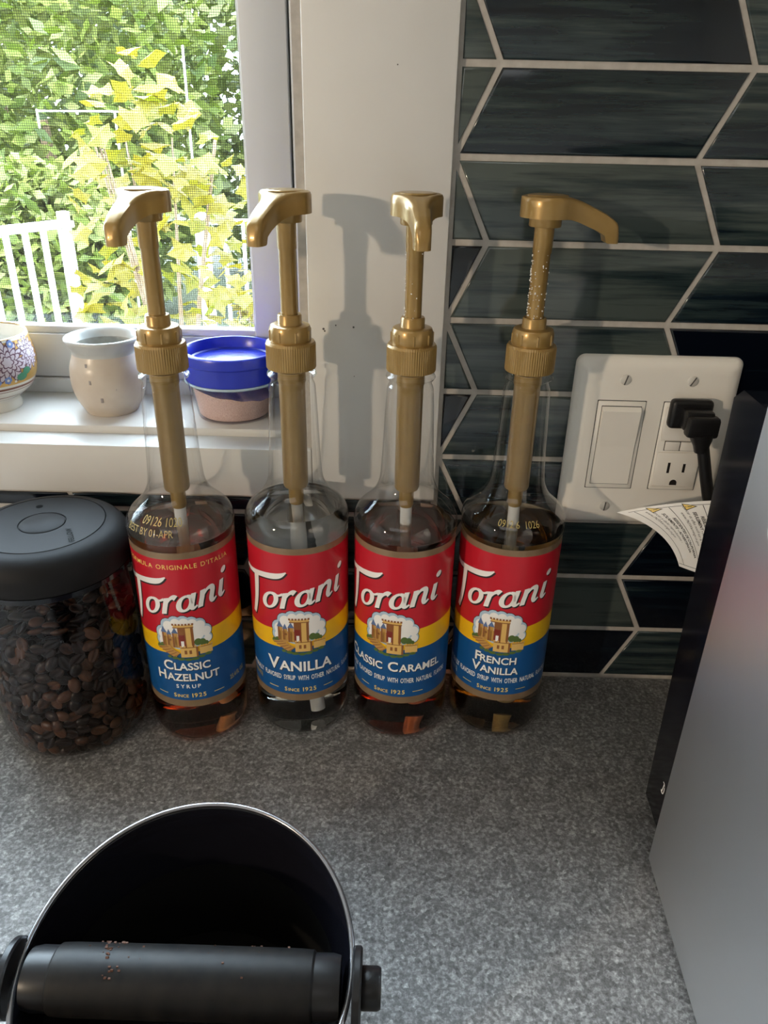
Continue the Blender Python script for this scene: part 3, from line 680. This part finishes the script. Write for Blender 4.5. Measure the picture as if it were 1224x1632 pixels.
B().lathe([(0, 0), (2.3, 0), (2.3, .4), (0, .5)], 20, c=(-12, 24, 171.3)).build('vent_mark', 'flat', ld, 40)
tv, tf, _w = text2d('FELLOW', 5.2, .0); ta = D(-62)
tb = B().add([(19+ (px_)*math.cos(ta)-py_*math.sin(ta)*1+2, -4+px_*math.sin(ta)+py_*math.cos(ta), 171.75) for px_, py_ in [(-x_+22, -y_) for x_, y_ in tv]], tf); tb.build('lid_lettering', 'flat', ld, recalc=False)
B().lathe([(53.3, 140.5), (54.6, 140.8), (54.6, 144.5), (52, 144.8)], 64).build('seal_ring', 'gloss', jar, 40)
def bean_mesh(seed):
    rr = random.Random(seed); bm = bmesh.new(); bmesh.ops.create_uvsphere(bm, u_segments=20, v_segments=12, radius=1)
    a, bb_, c = 5.6*rr.uniform(.9, 1.1), 3.9*rr.uniform(.92, 1.08), 3.1
    for v in bm.verts:
        x, y, z = v.co.z, v.co.y, v.co.x
        if z > 0: z = z*.40-.50*math.exp(-((y-.06*math.sin(3*x))/.17)**2)*(1-abs(x)**4)
        v.co = (x*a*M, y*bb_*M, z*c*M)
    me = bpy.data.meshes.new('coffee_bean'); bm.to_mesh(me); bm.free(); me.materials.append(MT['bean']); me.polygons.foreach_set('use_smooth', [True]*len(me.polygons)); return me
m = mat('roasted_bean', (.05, .02, .012), .34, **{'Specular IOR Level': .35}); n = N(m); oi = n.add('ShaderNodeObjectInfo'); nf = n.noise(n.coords(), 300, 3)
ad = n.add('ShaderNodeMath', operation='MULTIPLY_ADD'); n.link(nf, ad.inputs[0]); ad.inputs[1].default_value = .5; n.link(oi.outputs['Random'], ad.inputs[2])
n.link(n.ramp(ad.outputs[0], [(.1, (.006, .003, .002)), (.85, (.022, .009, .005)), (1.0, (.10, .042, .018))]), n.b.inputs['Base Color']); n.bump(nf, .2, .0004); MT['bean'] = m
beans = [bean_mesh(k) for k in range(4)]
rr = random.Random(21); placed = []
def jar_r(z): return next((a[0]+(c[0]-a[0])*(z-a[1])/(c[1]-a[1]+1e-9) for a, c in zip(jp[6:], jp[7:]) if a[1] <= z <= c[1]), 52)
FILL = 106
def try_bean(gen, count, gap, tries, put):
    k = 0
    for _ in range(tries):
        if k >= count: break
        p, R_ = gen()
        if all((p-q).length_squared > gap*gap for q in placed):
            placed.append(p); put(p, R_, k); k += 1
    return k
def wall_gen():
    z = rr.uniform(5.5, FILL); a = rr.uniform(-PI*1.06, PI*.06); r = jar_r(z)-4.4-rr.uniform(0, 1.4)
    nrm = Vector((math.cos(a), math.sin(a), 0)); flip = rr.random() < .68
    q = (nrm if flip else -nrm).to_track_quat('Z', 'X')
    R_ = q.to_matrix() @ Matrix.Rotation(rr.uniform(0, 6.28), 3, 'Z') @ Matrix.Rotation(rr.gauss(0, .22), 3, 'Y')
    return Vector((r*math.cos(a), r*math.sin(a), z)), R_
def top_gen():
    a = rr.uniform(0, 2*PI); r = 44*math.sqrt(rr.random()); z = FILL+1+rr.uniform(-1, 3)
    R_ = Matrix.Rotation(rr.uniform(0, 6.28), 3, 'Z') @ Matrix.Rotation(rr.gauss(0, .4), 3, 'X') @ (Matrix.Rotation(PI, 3, 'X') if rr.random() < .5 else Matrix.Identity(3))
    return Vector((r*math.cos(a), r*math.sin(a), z)), R_
def put_bean(p, R_, k):
    o = share('coffee_bean', beans[k % 4], None, (JX+p.x, JY+p.y, p.z), R_.to_euler()); tag(o, *(('dark roasted coffee bean pressed against the canister glass', 'bean', 'beans against the canister glass') if p.z < FILL else ('dark roasted coffee bean loose on top of the heap in the canister', 'bean', 'beans on top of the heap')))
n1 = try_bean(wall_gen, 245, 7.0, 60000, put_bean)
n2 = try_bean(top_gen, 300-n1, 8.0, 20000, put_bean)
fillb = B(); tmp = [(tuple(v.co/M for v in bmv.vertices), [tuple(p.vertices) for p in bmv.polygons]) for bmv in beans[:2]]
def in_gen():
    a = rr.uniform(0, 2*PI); z = rr.uniform(9, FILL-3); r = (jar_r(z)-13)*math.sqrt(rr.random()) if rr.random() < .75 else jar_r(z)-11.5
    R_ = Matrix.Rotation(rr.uniform(0, 6.28), 3, 'Z') @ Matrix.Rotation(rr.uniform(0, 3), 3, 'X'); return Vector((r*math.cos(a), r*math.sin(a), z)), R_
def put_fill(p, R_, k):
    v, f = tmp[k % 2]; fillb.add([R_ @ Vector(q)+p for q in v], f)
try_bean(in_gen, 650, 6.6, 40000, put_fill)
fo = fillb.build('coffee_bean_heap', 'bean', None, 60, (JX, JY, 0), recalc=False); tag(fo, 'mass of dark roasted coffee beans filling the middle of the canister', 'beans', kind='stuff')

# ================================================================== THINGS ON THE SILL
ZS = 210.3
def rev(name, prof, m, parent, smooth=50, seg=64): return B().lathe(prof, seg).build(name, m, parent, smooth)
# stoneware crock
cr = empty('stoneware_crock', (-223, 56, ZS)); cr.scale = (.93, .93, 1); tag(cr, 'small beige stoneware crock with grey rim and dark glaze spots', 'crock')
rev('crock_body', smooth_prof([(0, .5), (18, .4), (20.5, 0), (21.5, 1.5), (23, 4), (26.5, 10), (29.4, 19), (30.2, 28), (29.2, 37), (27, 43), (25.8, 47)], 5), 'crock', cr)
rev('crock_rim', smooth_prof([(25.8, 46.8), (26.2, 49.5), (28.6, 53.5), (30.6, 57), (30.2, 59), (28.2, 59.3), (26.0, 57.5), (23.6, 53)], 5), 'crockrim', cr)
rev('crock_interior', smooth_prof([(23.7, 53.2), (22.8, 47), (26, 38), (27, 28), (24, 12), (12, 4), (0, 4)], 4), 'inside', cr)
for a, z_, s in ((-104, 42, 1.6), (-98, 30, 1.7), (-84, 16, 2.0), (-60, 24, .5)):
    r = 30.2 if z_ < 35 else 27.6; r = {42: 27.7, 30: 30.15, 16: 28.9, 34: 29.75, 24: 30.1}[z_]; A = D(a)
    B().rbox((0, 0, 0), (s*1.1, .5, s*1.9), .24, 2).build('glaze_spot', 'stain', cr, 60, (r*math.cos(A), r*math.sin(A), z_)).rotation_euler.z = A+PI/2
# blue-lidded tub of pink salt
tb_ = empty('storage_tub', (-125, 55, ZS)); tag(tb_, 'round clear plastic tub with translucent blue screw lid', 'container')
rev('tub_body', smooth_prof([(0, .8), (24, .6), (27.4, .2), (28.8, 2), (30.4, 12), (32.2, 22), (33.8, 31), (34.2, 34)], 4), 'tub', tb_)
lid_ = rev('screw_lid', [(33.0, 30.2), (35.6, 30.2), (36.4, 31), (36.8, 43.5), (37.8, 44.6), (38.0, 50.2), (37.6, 51.6), (36.6, 52.3), (34.2, 52.3), (33.6, 51.4), (32.6, 44.4), (31.4, 43.4), (26, 43.2), (0, 43.2)], 'bluelid', tb_, 35)
B().lathe([(33.6, 28.8), (36.6, 28.6), (37.0, 29.4), (36.6, 30.4), (34, 30.4)], 64).build('lid_edge', 'cloudb', lid_, 40)
B().lathe([(0, 44.0), (19, 44.0), (19.6, 43.4)], 48).build('lid_window', 'tub', lid_, 40)
sl = B(); V = []; Fq = []; NR, NS = 10, 48
ztop = lambda x_, y_: 19.5-x_*.16-y_*.05+math.sin(x_*.35+y_*.2)*.5
zl = [(0, 1.6), (22, 1.5), (26.2, 1.6), (27.6, 3)]
ringr = lambda z_: 27.6+(z_-3)*.165
for i in range(NS):
    a = 2*PI*i/NS; ca, sa = math.cos(a), math.sin(a)
    pts = [(r*ca, r*sa, z_) for r, z_ in zl]
    zt = ztop(29.8*ca, 29.8*sa)
    for k in range(1, 5): z_ = 3+(zt-3)*k/4; r = ringr(z_); pts.append((r*ca, r*sa, z_))
    rt_ = ringr(zt)
    for k in (.75, .5, .25, .0): pts.append((rt_*k*ca, rt_*k*sa, ztop(rt_*k*ca, rt_*k*sa)))
    V += pts; n_ = len(pts)
for i in range(NS):
    k = (i+1) % NS
    for j in range(n_-1): Fq.append((i*n_+j, k*n_+j, k*n_+j+1, i*n_+j+1))
so = sl.add(V, Fq).build('pink_salt', 'salt', None, 50, (-125, 55, ZS)); tag(so, 'fine pink salt sloping inside the clear tub', 'salt', kind='stuff')
# painted porcelain bowl
bw = empty('porcelain_bowl', (-320, 56, ZS)); tag(bw, 'porcelain tea bowl painted with chrysanthemums and gold', 'bowl')
bp = smooth_prof([(0, 4), (18, 4), (20, 2), (21.5, 0), (22.6, .4), (22.4, 4), (21.6, 8.5), (26, 11.5), (33, 17.5), (37.4, 27), (38.8, 37), (38.0, 46), (36.4, 54), (35.6, 58.5), (34.8, 59), (34.0, 58)], 4)
rev('bowl_body', bp, 'porcelain', bw, 60)
rev('bowl_interior', smooth_prof([(34.0, 58), (35, 52), (36.4, 44), (36.6, 36), (34, 26), (26, 16), (0, 12)], 4), 'porcelain', bw, 60)
rev('gold_rim', [(35.5, 57.6), (35.75, 58.6), (34.8, 59.25), (34.2, 58.4)], 'pgold', bw, 50)
def bowl_r(z_): return next((a[0]+(c[0]-a[0])*(z_-a[1])/(c[1]-a[1]+1e-9) for a, c in zip(bp[24:], bp[25:]) if a[1] <= z_ <= c[1]), 38)
def bfn(dr): return lambda u, v: ((bowl_r(v)+dr)*math.sin(u/38), -(bowl_r(v)+dr)*math.cos(u/38), v)
def bdec(name, shapes, m, dr):
    bb = B()
    for V_, F_ in shapes:
        V2, F2 = slices(V_, F_, 2.5); V2, F2 = slices(V2, F2, 2.5, 1); bb.add([bfn(dr)(*p) for p in V2], F2)
    bb.build(name, m, bw, recalc=False)
def band(v0, v1, u0=-60, u1=118): return rect(u0, v0, u1, v1)
bdec('gold_ground', [band(24.5, 56.5)], 'pgold', .06); bdec('brown_band', [band(20.6, 22.4), band(18.8, 19.4)], 'pbrown', .08); bdec('brown_band', [band(13.0, 14.0)], 'pbrown', .08)
def mum(u, v, s, cin, cout, seed):
    q = random.Random(seed); outl = []; pet = []
    for rg, (rad_, np_, pl) in enumerate(((1.0, 15, .42), (.72, 12, .38), (.45, 9, .32), (.2, 6, .26))):
        for k in range(np_):
            a = 2*PI*k/np_+rg*.3+q.uniform(-.08, .08)
            def el(g):
                P = []
                for i in range(10):
                    t_ = 2*PI*i/10; x_ = pl*g*math.cos(t_); y_ = .15*g*math.sin(t_)
                    P.append((u+s*((rad_-pl*.4+x_)*math.cos(a)-y_*math.sin(a)), v+s*((rad_-pl*.4+x_)*math.sin(a)+y_*math.cos(a))))
                return P, [tuple(range(10))]
            outl.append((rg, el(1.28))); pet.append((rg, el(.95)))
    for rg in range(4):
        bdec('painted_flower', [p for r_, p in outl if r_ == rg], cout, .10+rg*.06); bdec('painted_flower', [p for r_, p in pet if r_ == rg], cin, .13+rg*.06)
mum(36, 42.5, 12.5, 'lilac', 'plum', 1); mum(7, 42, 11.5, 'pgold', 'pbrown', 2); mum(58, 45, 10, 'lilac', 'plum', 5); mum(-22, 40, 12, 'lilac', 'plum', 6); mum(84, 40, 12, 'pgold', 'pbrown', 8)
bdec('painted_leaf', [(ngon(u_, v_, rx, ry, 10), [tuple(range(10))]) for u_, v_, rx, ry in ((46, 29.5, 5, 3.2), (51, 33, 4, 3), (22, 53, 3.5, 2), (-6, 28, 5, 3))], 'pleaf', .36)
bdec('painted_blossom', [(ngon(u_+1.6*math.cos(k*1.257), v_+1.6*math.sin(k*1.257), 1.5, 1.5, 8), [tuple(range(8))]) for u_, v_ in ((18, 27.5), (26, 28.2), (34, 29), (23, 53), (42, 55)) for k in range(5)], 'pblue', .36)
bdec('painted_blossom', [(ngon(u_, v_, 1.1, 1.1, 8), [tuple(range(8))]) for u_, v_ in ((18, 27.5), (26, 28.2), (34, 29), (23, 53), (42, 55), (30, 55), (12, 30), (4, 29), (40, 27))], 'porcelain', .42)
bdec('painted_stem', [stroke([(4, 27), (10, 31), (20, 34), (28, 36)], [.8, .7, .6, .5]), stroke([(6, 26.5), (14, 30), (24, 31.5)], [.7, .7, .5]), stroke([(20, 50), (23, 44), (24, 38)], [.6, .6, .6])], 'pbrown', .40)

# ================================================================== WALL PLATE, PLUG, TAG
px, pz = 183.2, 215.4
wp = empty('wall_plate', (px, -1.6, pz)); tag(wp, 'white double wall plate with rocker switch and outlet on dark tile', 'wall plate')
pl = B(); W2, H2 = 57.2, 64.4
def rr_ring(w_, h_, r, y): return [(sx*(w_-r)+r*math.cos(a), y, sz*(h_-r)+r*math.sin(a)) for (sx, sz, a0) in ((1, 1, 0), (-1, 1, PI/2), (-1, -1, PI), (1, -1, 3*PI/2)) for a in [a0+i*PI/12 for i in range(7)]]
rings = [(W2, H2, 6, 0.4), (W2, H2, 6, -1.2), (W2-1.5, H2-1.5, 5, -3.4), (W2-4.5, H2-4.5, 3.5, -5.4), (W2-8, H2-8, 2, -6.4), (W2-11, H2-11, 1.5, -6.6)]
V = []; Fq = []
for w_, h_, r, y in rings: V += rr_ring(w_, h_, r, y)
for i in range(len(rings)-1): Fq += [(i*28+j, i*28+(j+1) % 28, (i+1)*28+(j+1) % 28, (i+1)*28+j) for j in range(28)]
Fq.append(tuple(5*28+j for j in range(28))); pl.add(V, Fq).build('cover_plate', 'plate', wp, 60)
for sx in (-23, 23):
    for sz in (48.5, -48.5):
        so = B().lathe([(3.7, 0), (3.6, .7), (2.9, 1.2), (0, 1.4)], 24).build('screw', 'screw', wp, 40, (sx, -6.5, sz)); so.rotation_euler = (PI/2, 0, 0)
        s2 = B().box((-.45, -3.4, 1.0), (.45, 3.4, 1.46)).build('screw_slot', 'line', so); s2.rotation_euler.z = {(-23, 48.5): -.25, (23, 48.5): -.5}.get((sx, sz), -.1)
for sx in (-23, 23): B().rbox((sx, -6.45, 0), (34.4, .9, 67.8), .4, 1).build('opening_gap', 'line', wp, None)
B().rbox((-23, -6.6, 0), (33.2, 2.0, 66.6), .8, 2).build('switch_frame', 'plate', wp, 40)
B().rbox((-23, -7.5, 0), (28.2, .6, 60.2), .3, 1).build('rocker_gap', 'line', wp)
pd = B(); pp = [(-13.6, 29.4), (13.6, 29.4), (13.6, -29.4), (-13.6, -29.4)]
pd.add([(-13.6, -6.8, -29.4), (13.6, -6.8, -29.4), (13.6, -6.8, 29.4), (-13.6, -6.8, 29.4), (-13.6, -8.3, -29.4), (13.6, -8.3, -29.4), (13.3, -11.0, 26.8), (-13.3, -11.0, 26.8), (-13.5, -8.6, 0), (13.5, -8.6, 0), (13.6, -8.2, 29.4), (-13.6, -8.2, 29.4)],
       [(0, 1, 2, 3), (4, 8, 9, 5), (8, 7, 6, 9), (7, 11, 10, 6), (0, 4, 5, 1), (3, 2, 10, 11), (0, 3, 11, 7, 8, 4), (1, 5, 9, 6, 10, 2)])
pd.build('rocker', 'plate', wp, None, (-23, 0, 0))
rc = B().rbox((23, -6.8, 0), (33.0, 2.6, 66.6), .9, 2).build('receptacle', 'plate', wp, 40)
fc = B().rbox((23, -8.4, -17), (30.5, 1.6, 27), 1.2, 2).rbox((23, -8.4, 18), (30.5, 1.6, 25), 1.2, 2); fc.build('outlet_face', 'plate', rc, 40)
B().rbox((22.7, -8.15, 1.3), (22.2, .5, 7.4), .1, 1).build('button_gap', 'line', rc)
for sx in (17.2, 28.2): B().rbox((sx, -8.7, 1.3), (10.2, 1.4, 6.6), .5, 2).build('test_button', 'plate', rc, 40)
B().box((35.8, -8.3, -1), (37.4, -8.1, .6)).build('indicator_hole_shade', 'ink', rc)  # small black block, coloured as the shade in the hole
for sx, h_ in ((17.6, 8.2), (28.6, 6.8)): B().rbox((sx, -9.0, -15.4), (1.9, .6, h_), .1, 1).build('slot_shade', 'ink', rc)  # black blocks set slightly proud, painted as the shade inside the openings
gh = B().prism(ngon(23, -27.2, 2.6, 2.6, 14)[:8]+[(20.4, -28.9), (25.6, -28.9)], lambda a, c: (a, -9.3, c), lambda a, c: (a, -8.8, c)); gh.build('ground_hole_shade', 'ink', rc)  # raised black shape, painted as the shade in the ground opening

pg = empty('power_plug', (206, -11, 243)); tag(pg, 'black right-angled power plug with cord pushed into the upper outlet', 'plug')
B().rbox((0, -4.2, 0), (29, 8.4, 21), 3.2, 3).build('plug_face', 'black', pg, 40)
B().rbox((0, 4, 1), (13, 10, 1.4), .2, 1).build('prong', 'steel', pg)
pbm = B(); pbm.rbox((2.5, -12, -1.5), (20, 12, 14), 2.2, 2).rbox((4, -19, -4), (21.5, 10, 14.5), 2.4, 2); pbm.build('plug_body', 'black', pg, 40)
B().tube([(4.5, -19, -8), (5.5, -19, -13), (6.2, -19, -16.5), (6.4, -19, -18), (7, -19, -22)], [8.2, 7.2, 5.8, 5.4, 4.6], 14).build('strain_relief', 'black', pg, 30)
B().tube(smooth_prof([(6.2, -19, -14), (9.5, -20, -26), (15, -22, -46), (22, -26, -70), (34, -36, -110), (60, -55, -160), (110, -80, -205), (150, -100, -222), (175, -127, -222)], 5), 4.2, 12).build('cord', 'black', pg, 50)
# warning tag wrapped on the cord: a bent paper sheet
A_, B_, C_, D_ = Vector((161.5, -34, 174.5)), Vector((236, -58, 198)), Vector((236, -66, 141)), Vector((205, -55, 144))
def sheet(s, t_):
    """t_ along the upper edge (left tip -> cord), s down the sheet"""
    up = A_.lerp(B_, t_); lo_ = D_.lerp(C_, t_); p = up.lerp(lo_, s)
    bow = 4*s*(1-s)
    p = p+Vector((5.0*(1-t_), 0, 7.5*(1-t_)))*bow+Vector((0, -4.5, 0))*bow+Vector((0, 0, 5.0))*(4*t_*(1-t_))*(1-s)*.9+Vector((0, -3, 0))*(4*t_*(1-t_))
    return p
NSH = 18; V = []; Fq = []
for i in range(NSH+1):
    for j in range(NSH+1): V.append(sheet(i/NSH, j/NSH))
k0 = len(V); V += [p+Vector((0.06, .16, .04)) for p in V]
for i in range(NSH):
    for j in range(NSH): a = i*(NSH+1)+j; Fq += [(a, a+1, a+NSH+2, a+NSH+1), (k0+a, k0+a+NSH+1, k0+a+NSH+2, k0+a+1)]
tg = B().add(V, Fq).build('warning_tag', 'paper', None, 80, recalc=False); tg.parent = pg; tg.matrix_parent_inverse = Matrix.Translation(-Vector((206, -11, 243))*M)
def on_tag(name, shapes, m, off):
    bb = B()
    for V_, F_ in shapes:
        V2, F2 = slices(V_, F_, .06); V2, F2 = slices(V2, F2, .06, 1)
        P = []
        for s, t_ in V2:
            p = sheet(s, t_); nn = (sheet(s+.01, t_)-sheet(s-.01, t_)).cross(sheet(s, t_+.01)-sheet(s, t_-.01)).normalized()
            if nn.y > 0: nn = -nn
            P.append(p+nn*off)
        bb.add(P, F2)
    bb.build(name, m, tg, recalc=False)
def tagline(txt, t_, s0, size, bold=0., ls=62., lt=74.):
    v, f, wd = text2d(txt, size, bold); return [(s0+x_/ls*.86, t_+y_/lt) for x_, y_ in v], f
L = [tagline('RÉSIDENTS DE CALIFORNIE', .60, .20, 3.4, .03), tagline('SEULEMENT - AVERTISSEMENT:', .545, .14, 3.4, .03), tagline('Cancer et effet nocif sur la reproduction –', .49, .05, 3.3), tagline('www.P65Warnings.ca.gov', .435, .14, 3.3),
     tagline('RESIDENTES DE CALIFORNIA', .325, .22, 3.3, .03), tagline('SOLAMENTE - ADVERTENCIA:', .27, .14, 3.3, .03), tagline('Cáncer y daño reproductivo -', .215, .08, 3.2), tagline('www.P65Warnings.ca.gov', .165, .08, 3.2),
     tagline('Cancer and Reproductive Harm', .74, .14, 3.0), tagline('www.P65Warnings.ca.gov', .69, .16, 3.0)]
on_tag('tag_text', L, 'ink', .12)
fr_ = [rect(.05, .10, .95, .106), rect(.05, .38, .95, .386), rect(.05, .66, .95, .666), rect(.04, .06, .046, .8), rect(.95, .02, .956, .9)]
on_tag('tag_rule', fr_, 'ink', .10)
for t_ in (.575, .29):
    on_tag('warning_triangle', [poly((.01, t_-.075), (.115, t_-.075), (.0625, t_+.04))], 'ink', .10); on_tag('warning_triangle', [poly((.022, t_-.068), (.103, t_-.068), (.0625, t_+.022))], 'yink', .14)
    on_tag('warning_triangle', [rect(.058, t_-.045, .067, t_-.008), rect(.058, t_-.062, .067, t_-.053)], 'ink', .18)

# ================================================================== ESPRESSO MACHINE
em = empty('espresso_machine', (170, -186, 0), D(-2.4)); tag(em, 'brushed steel espresso machine with black rear housing beside the outlet', 'coffee machine')
B().rbox((159, -105, 155), (300, 282, 296), 4, 2).build('housing', 'black', em, 40)
pn = B(); pn.rbox((.8, -130, 158), (1.6, 262, 305), .5, 1); so = pn.build('side_panel', 'steel', em, 40)
so = B().lathe([(4.6, 0), (5.6, .2), (5.8, .8), (4.8, 1.0), (4.2, .4), (0, .2)], 28).build('panel_grommet', 'paper', so, 40, (-.2, -37, 262)); so.rotation_euler = (0, -PI/2, 0)
bk = B(); bk.prism([(-1.5, 14), (46, 14), (46, 296), (36, 303), (-1.5, 303)], lambda a, c: (8-(c-14)/289*5, a, c), lambda a, c: (312, a, c)); bk.build('rear_housing', 'gloss', em, 40)
B().rbox((160, -130, 306), (306, 240, 6), 2, 2).build('top_tray', 'black', em, 40)
B().rbox((318.4, -130, 158), (1.6, 262, 305), .5, 1).build('side_panel', 'steel', em, 40)
B().rbox((160, -262, 160), (312, 12, 300), 4, 2).build('front_fascia', 'steel', em, 40)
B().rbox((160, -300, 25), (300, 90, 42), 5, 2).build('drip_tray', 'steel', em, 40)
for a in (30, 290):
    for c in (-225, 15): B().lathe([(0, 0), (10, 0), (11, 2), (11, 8), (0, 8)], 24).build('foot', 'black', em, 40, (a, c, 0))
lg = B(); lg.tube([(7.7, 22+2.6*math.cos(a), 45+4.2*math.sin(a)) for a in [PI*.35+i*PI/8 for i in range(12)]], .5, 6).tube([(7.7, 22.4, 41.5), (7.7, 21.2, 48.5)], .45, 6)
lg.build('emblem', 'paper', em)

# ================================================================== KNOCK BOX
kb = empty('knock_box', (-86, -306, 0)); tag(kb, 'gloss black round knock box with slanted rim and padded bar', 'knock box')
def rimz(x_, y_): return 80+y_*.205
bb = B(); NS = 96; ringsk = []
def kring(r, zf): return [(r*math.cos(2*PI*i/NS), r*math.sin(2*PI*i/NS), zf(r*math.cos(2*PI*i/NS), r*math.sin(2*PI*i/NS))) for i in range(NS)]
def krad(t_): return 62+13.2*t_
seq = [kring(1, lambda x_, y_: 0), kring(58, lambda x_, y_: 0), kring(62, lambda x_, y_: 3)]
for t_ in (.2, .4, .6, .8, .95): seq.append(kring(krad(t_), lambda x_, y_, t_=t_: 3+(rimz(x_, y_)-3)*t_))
seq += [kring(75.6, lambda x_, y_: rimz(x_, y_)-1.6), kring(75.4, lambda x_, y_: rimz(x_, y_)-.3), kring(74.6, lambda x_, y_: rimz(x_, y_)+.2), kring(73.6, lambda x_, y_: rimz(x_, y_)-.3), kring(73.0, lambda x_, y_: rimz(x_, y_)-1.6)]
for t_ in (.9, .6, .3, .08): seq.append(kring(krad(t_)-2.4, lambda x_, y_, t_=t_: 3+(rimz(x_, y_)-3)*t_))
seq += [kring(50, lambda x_, y_: 4), kring(1, lambda x_, y_: 4)]
V = [p for r in seq for p in r]; Fq = []
for i in range(len(seq)-1): Fq += [(i*NS+j, i*NS+(j+1) % NS, (i+1)*NS+(j+1) % NS, (i+1)*NS+j) for j in range(NS)]
Fq += [tuple(reversed(range(NS))), tuple((len(seq)-1)*NS+j for j in range(NS))]
nf_ = (len(seq)-1-4)*NS
bb.add(V, Fq[:nf_]+Fq[-2:-1]); bb.mi += [1]*(len(Fq)-nf_-1); bb.f += [tuple(q) for q in Fq[nf_:-2]+Fq[-1:]]
bb.build('bin', ['gloss', 'flat'], kb, 50)
B().lathe([(0, 5), (58, 5), (59, 6)], 64).build('bin_floor_shade', 'flat', kb)  # matte black disc added to darken the bin floor and stop reflections
re_ = B(); pth = [(74.4*math.cos(2*PI*i/NS), 74.4*math.sin(2*PI*i/NS), rimz(74.4*math.cos(2*PI*i/NS), 74.4*math.sin(2*PI*i/NS))-.2) for i in range(NS+1)]
re_.tube(pth, 1.35, 10, False).build('rim_highlight', 'rim', kb, 60)  # lighter metal ring added to bring out the highlight on the black rim
ZB, YB = 74, -6
def xlathe(name, prof, m, x0, sgn, parent=kb, seg=40):
    o = B().lathe(prof, seg).build(name, m, parent, 35, (x0, YB, ZB)); o.rotation_euler = (0, sgn*PI/2, 0); return o
bar = xlathe('padded_bar', [(0, -58), (13.4, -58), (14.3, -57), (14.6, -50), (14.8, 0), (14.6, 50), (14.3, 57), (13.4, 58), (0, 58)], 'rubber', 0, 1)
for s in (-1, 1):
    xlathe('bar_end', [(0, 0), (13.2, 0), (13.2, 8), (12.4, 11.5), (0, 11.5)], 'black', s*58, s)
    xlathe('bracket', [(0, 0), (15.5, 0), (16.5, .8), (16.5, 3.2), (15.5, 4), (0, 4)], 'black', s*75.0, s)
    xlathe('bolt_cap', [(0, 0), (8.4, 0), (8.8, .8), (8.8, 7.5), (8.0, 9), (0, 9.2)], 'black', s*78.6, s)
gb = B(); rr = random.Random(4)
for k in range(60):
    cl = rr.random() < .6; x_ = rr.gauss(-32, 3.5) if cl else rr.uniform(-52, 50); a = rr.uniform(.05, 1.6) if cl else rr.uniform(.1, 2.0); r = 14.75; s = rr.uniform(.25, .75) if not cl else rr.uniform(.3, 1.0)
    gb.rbox((x_, YB-r*math.cos(PI/2+a-.6), ZB+r*math.sin(PI/2+a-.6)), (s*1.4, s, s*.8), 0, 1, Matrix.Rotation(rr.uniform(0, 3), 3, 'X').to_euler())
tag(gb.build('coffee_grounds', 'grounds', kb), kind='stuff')
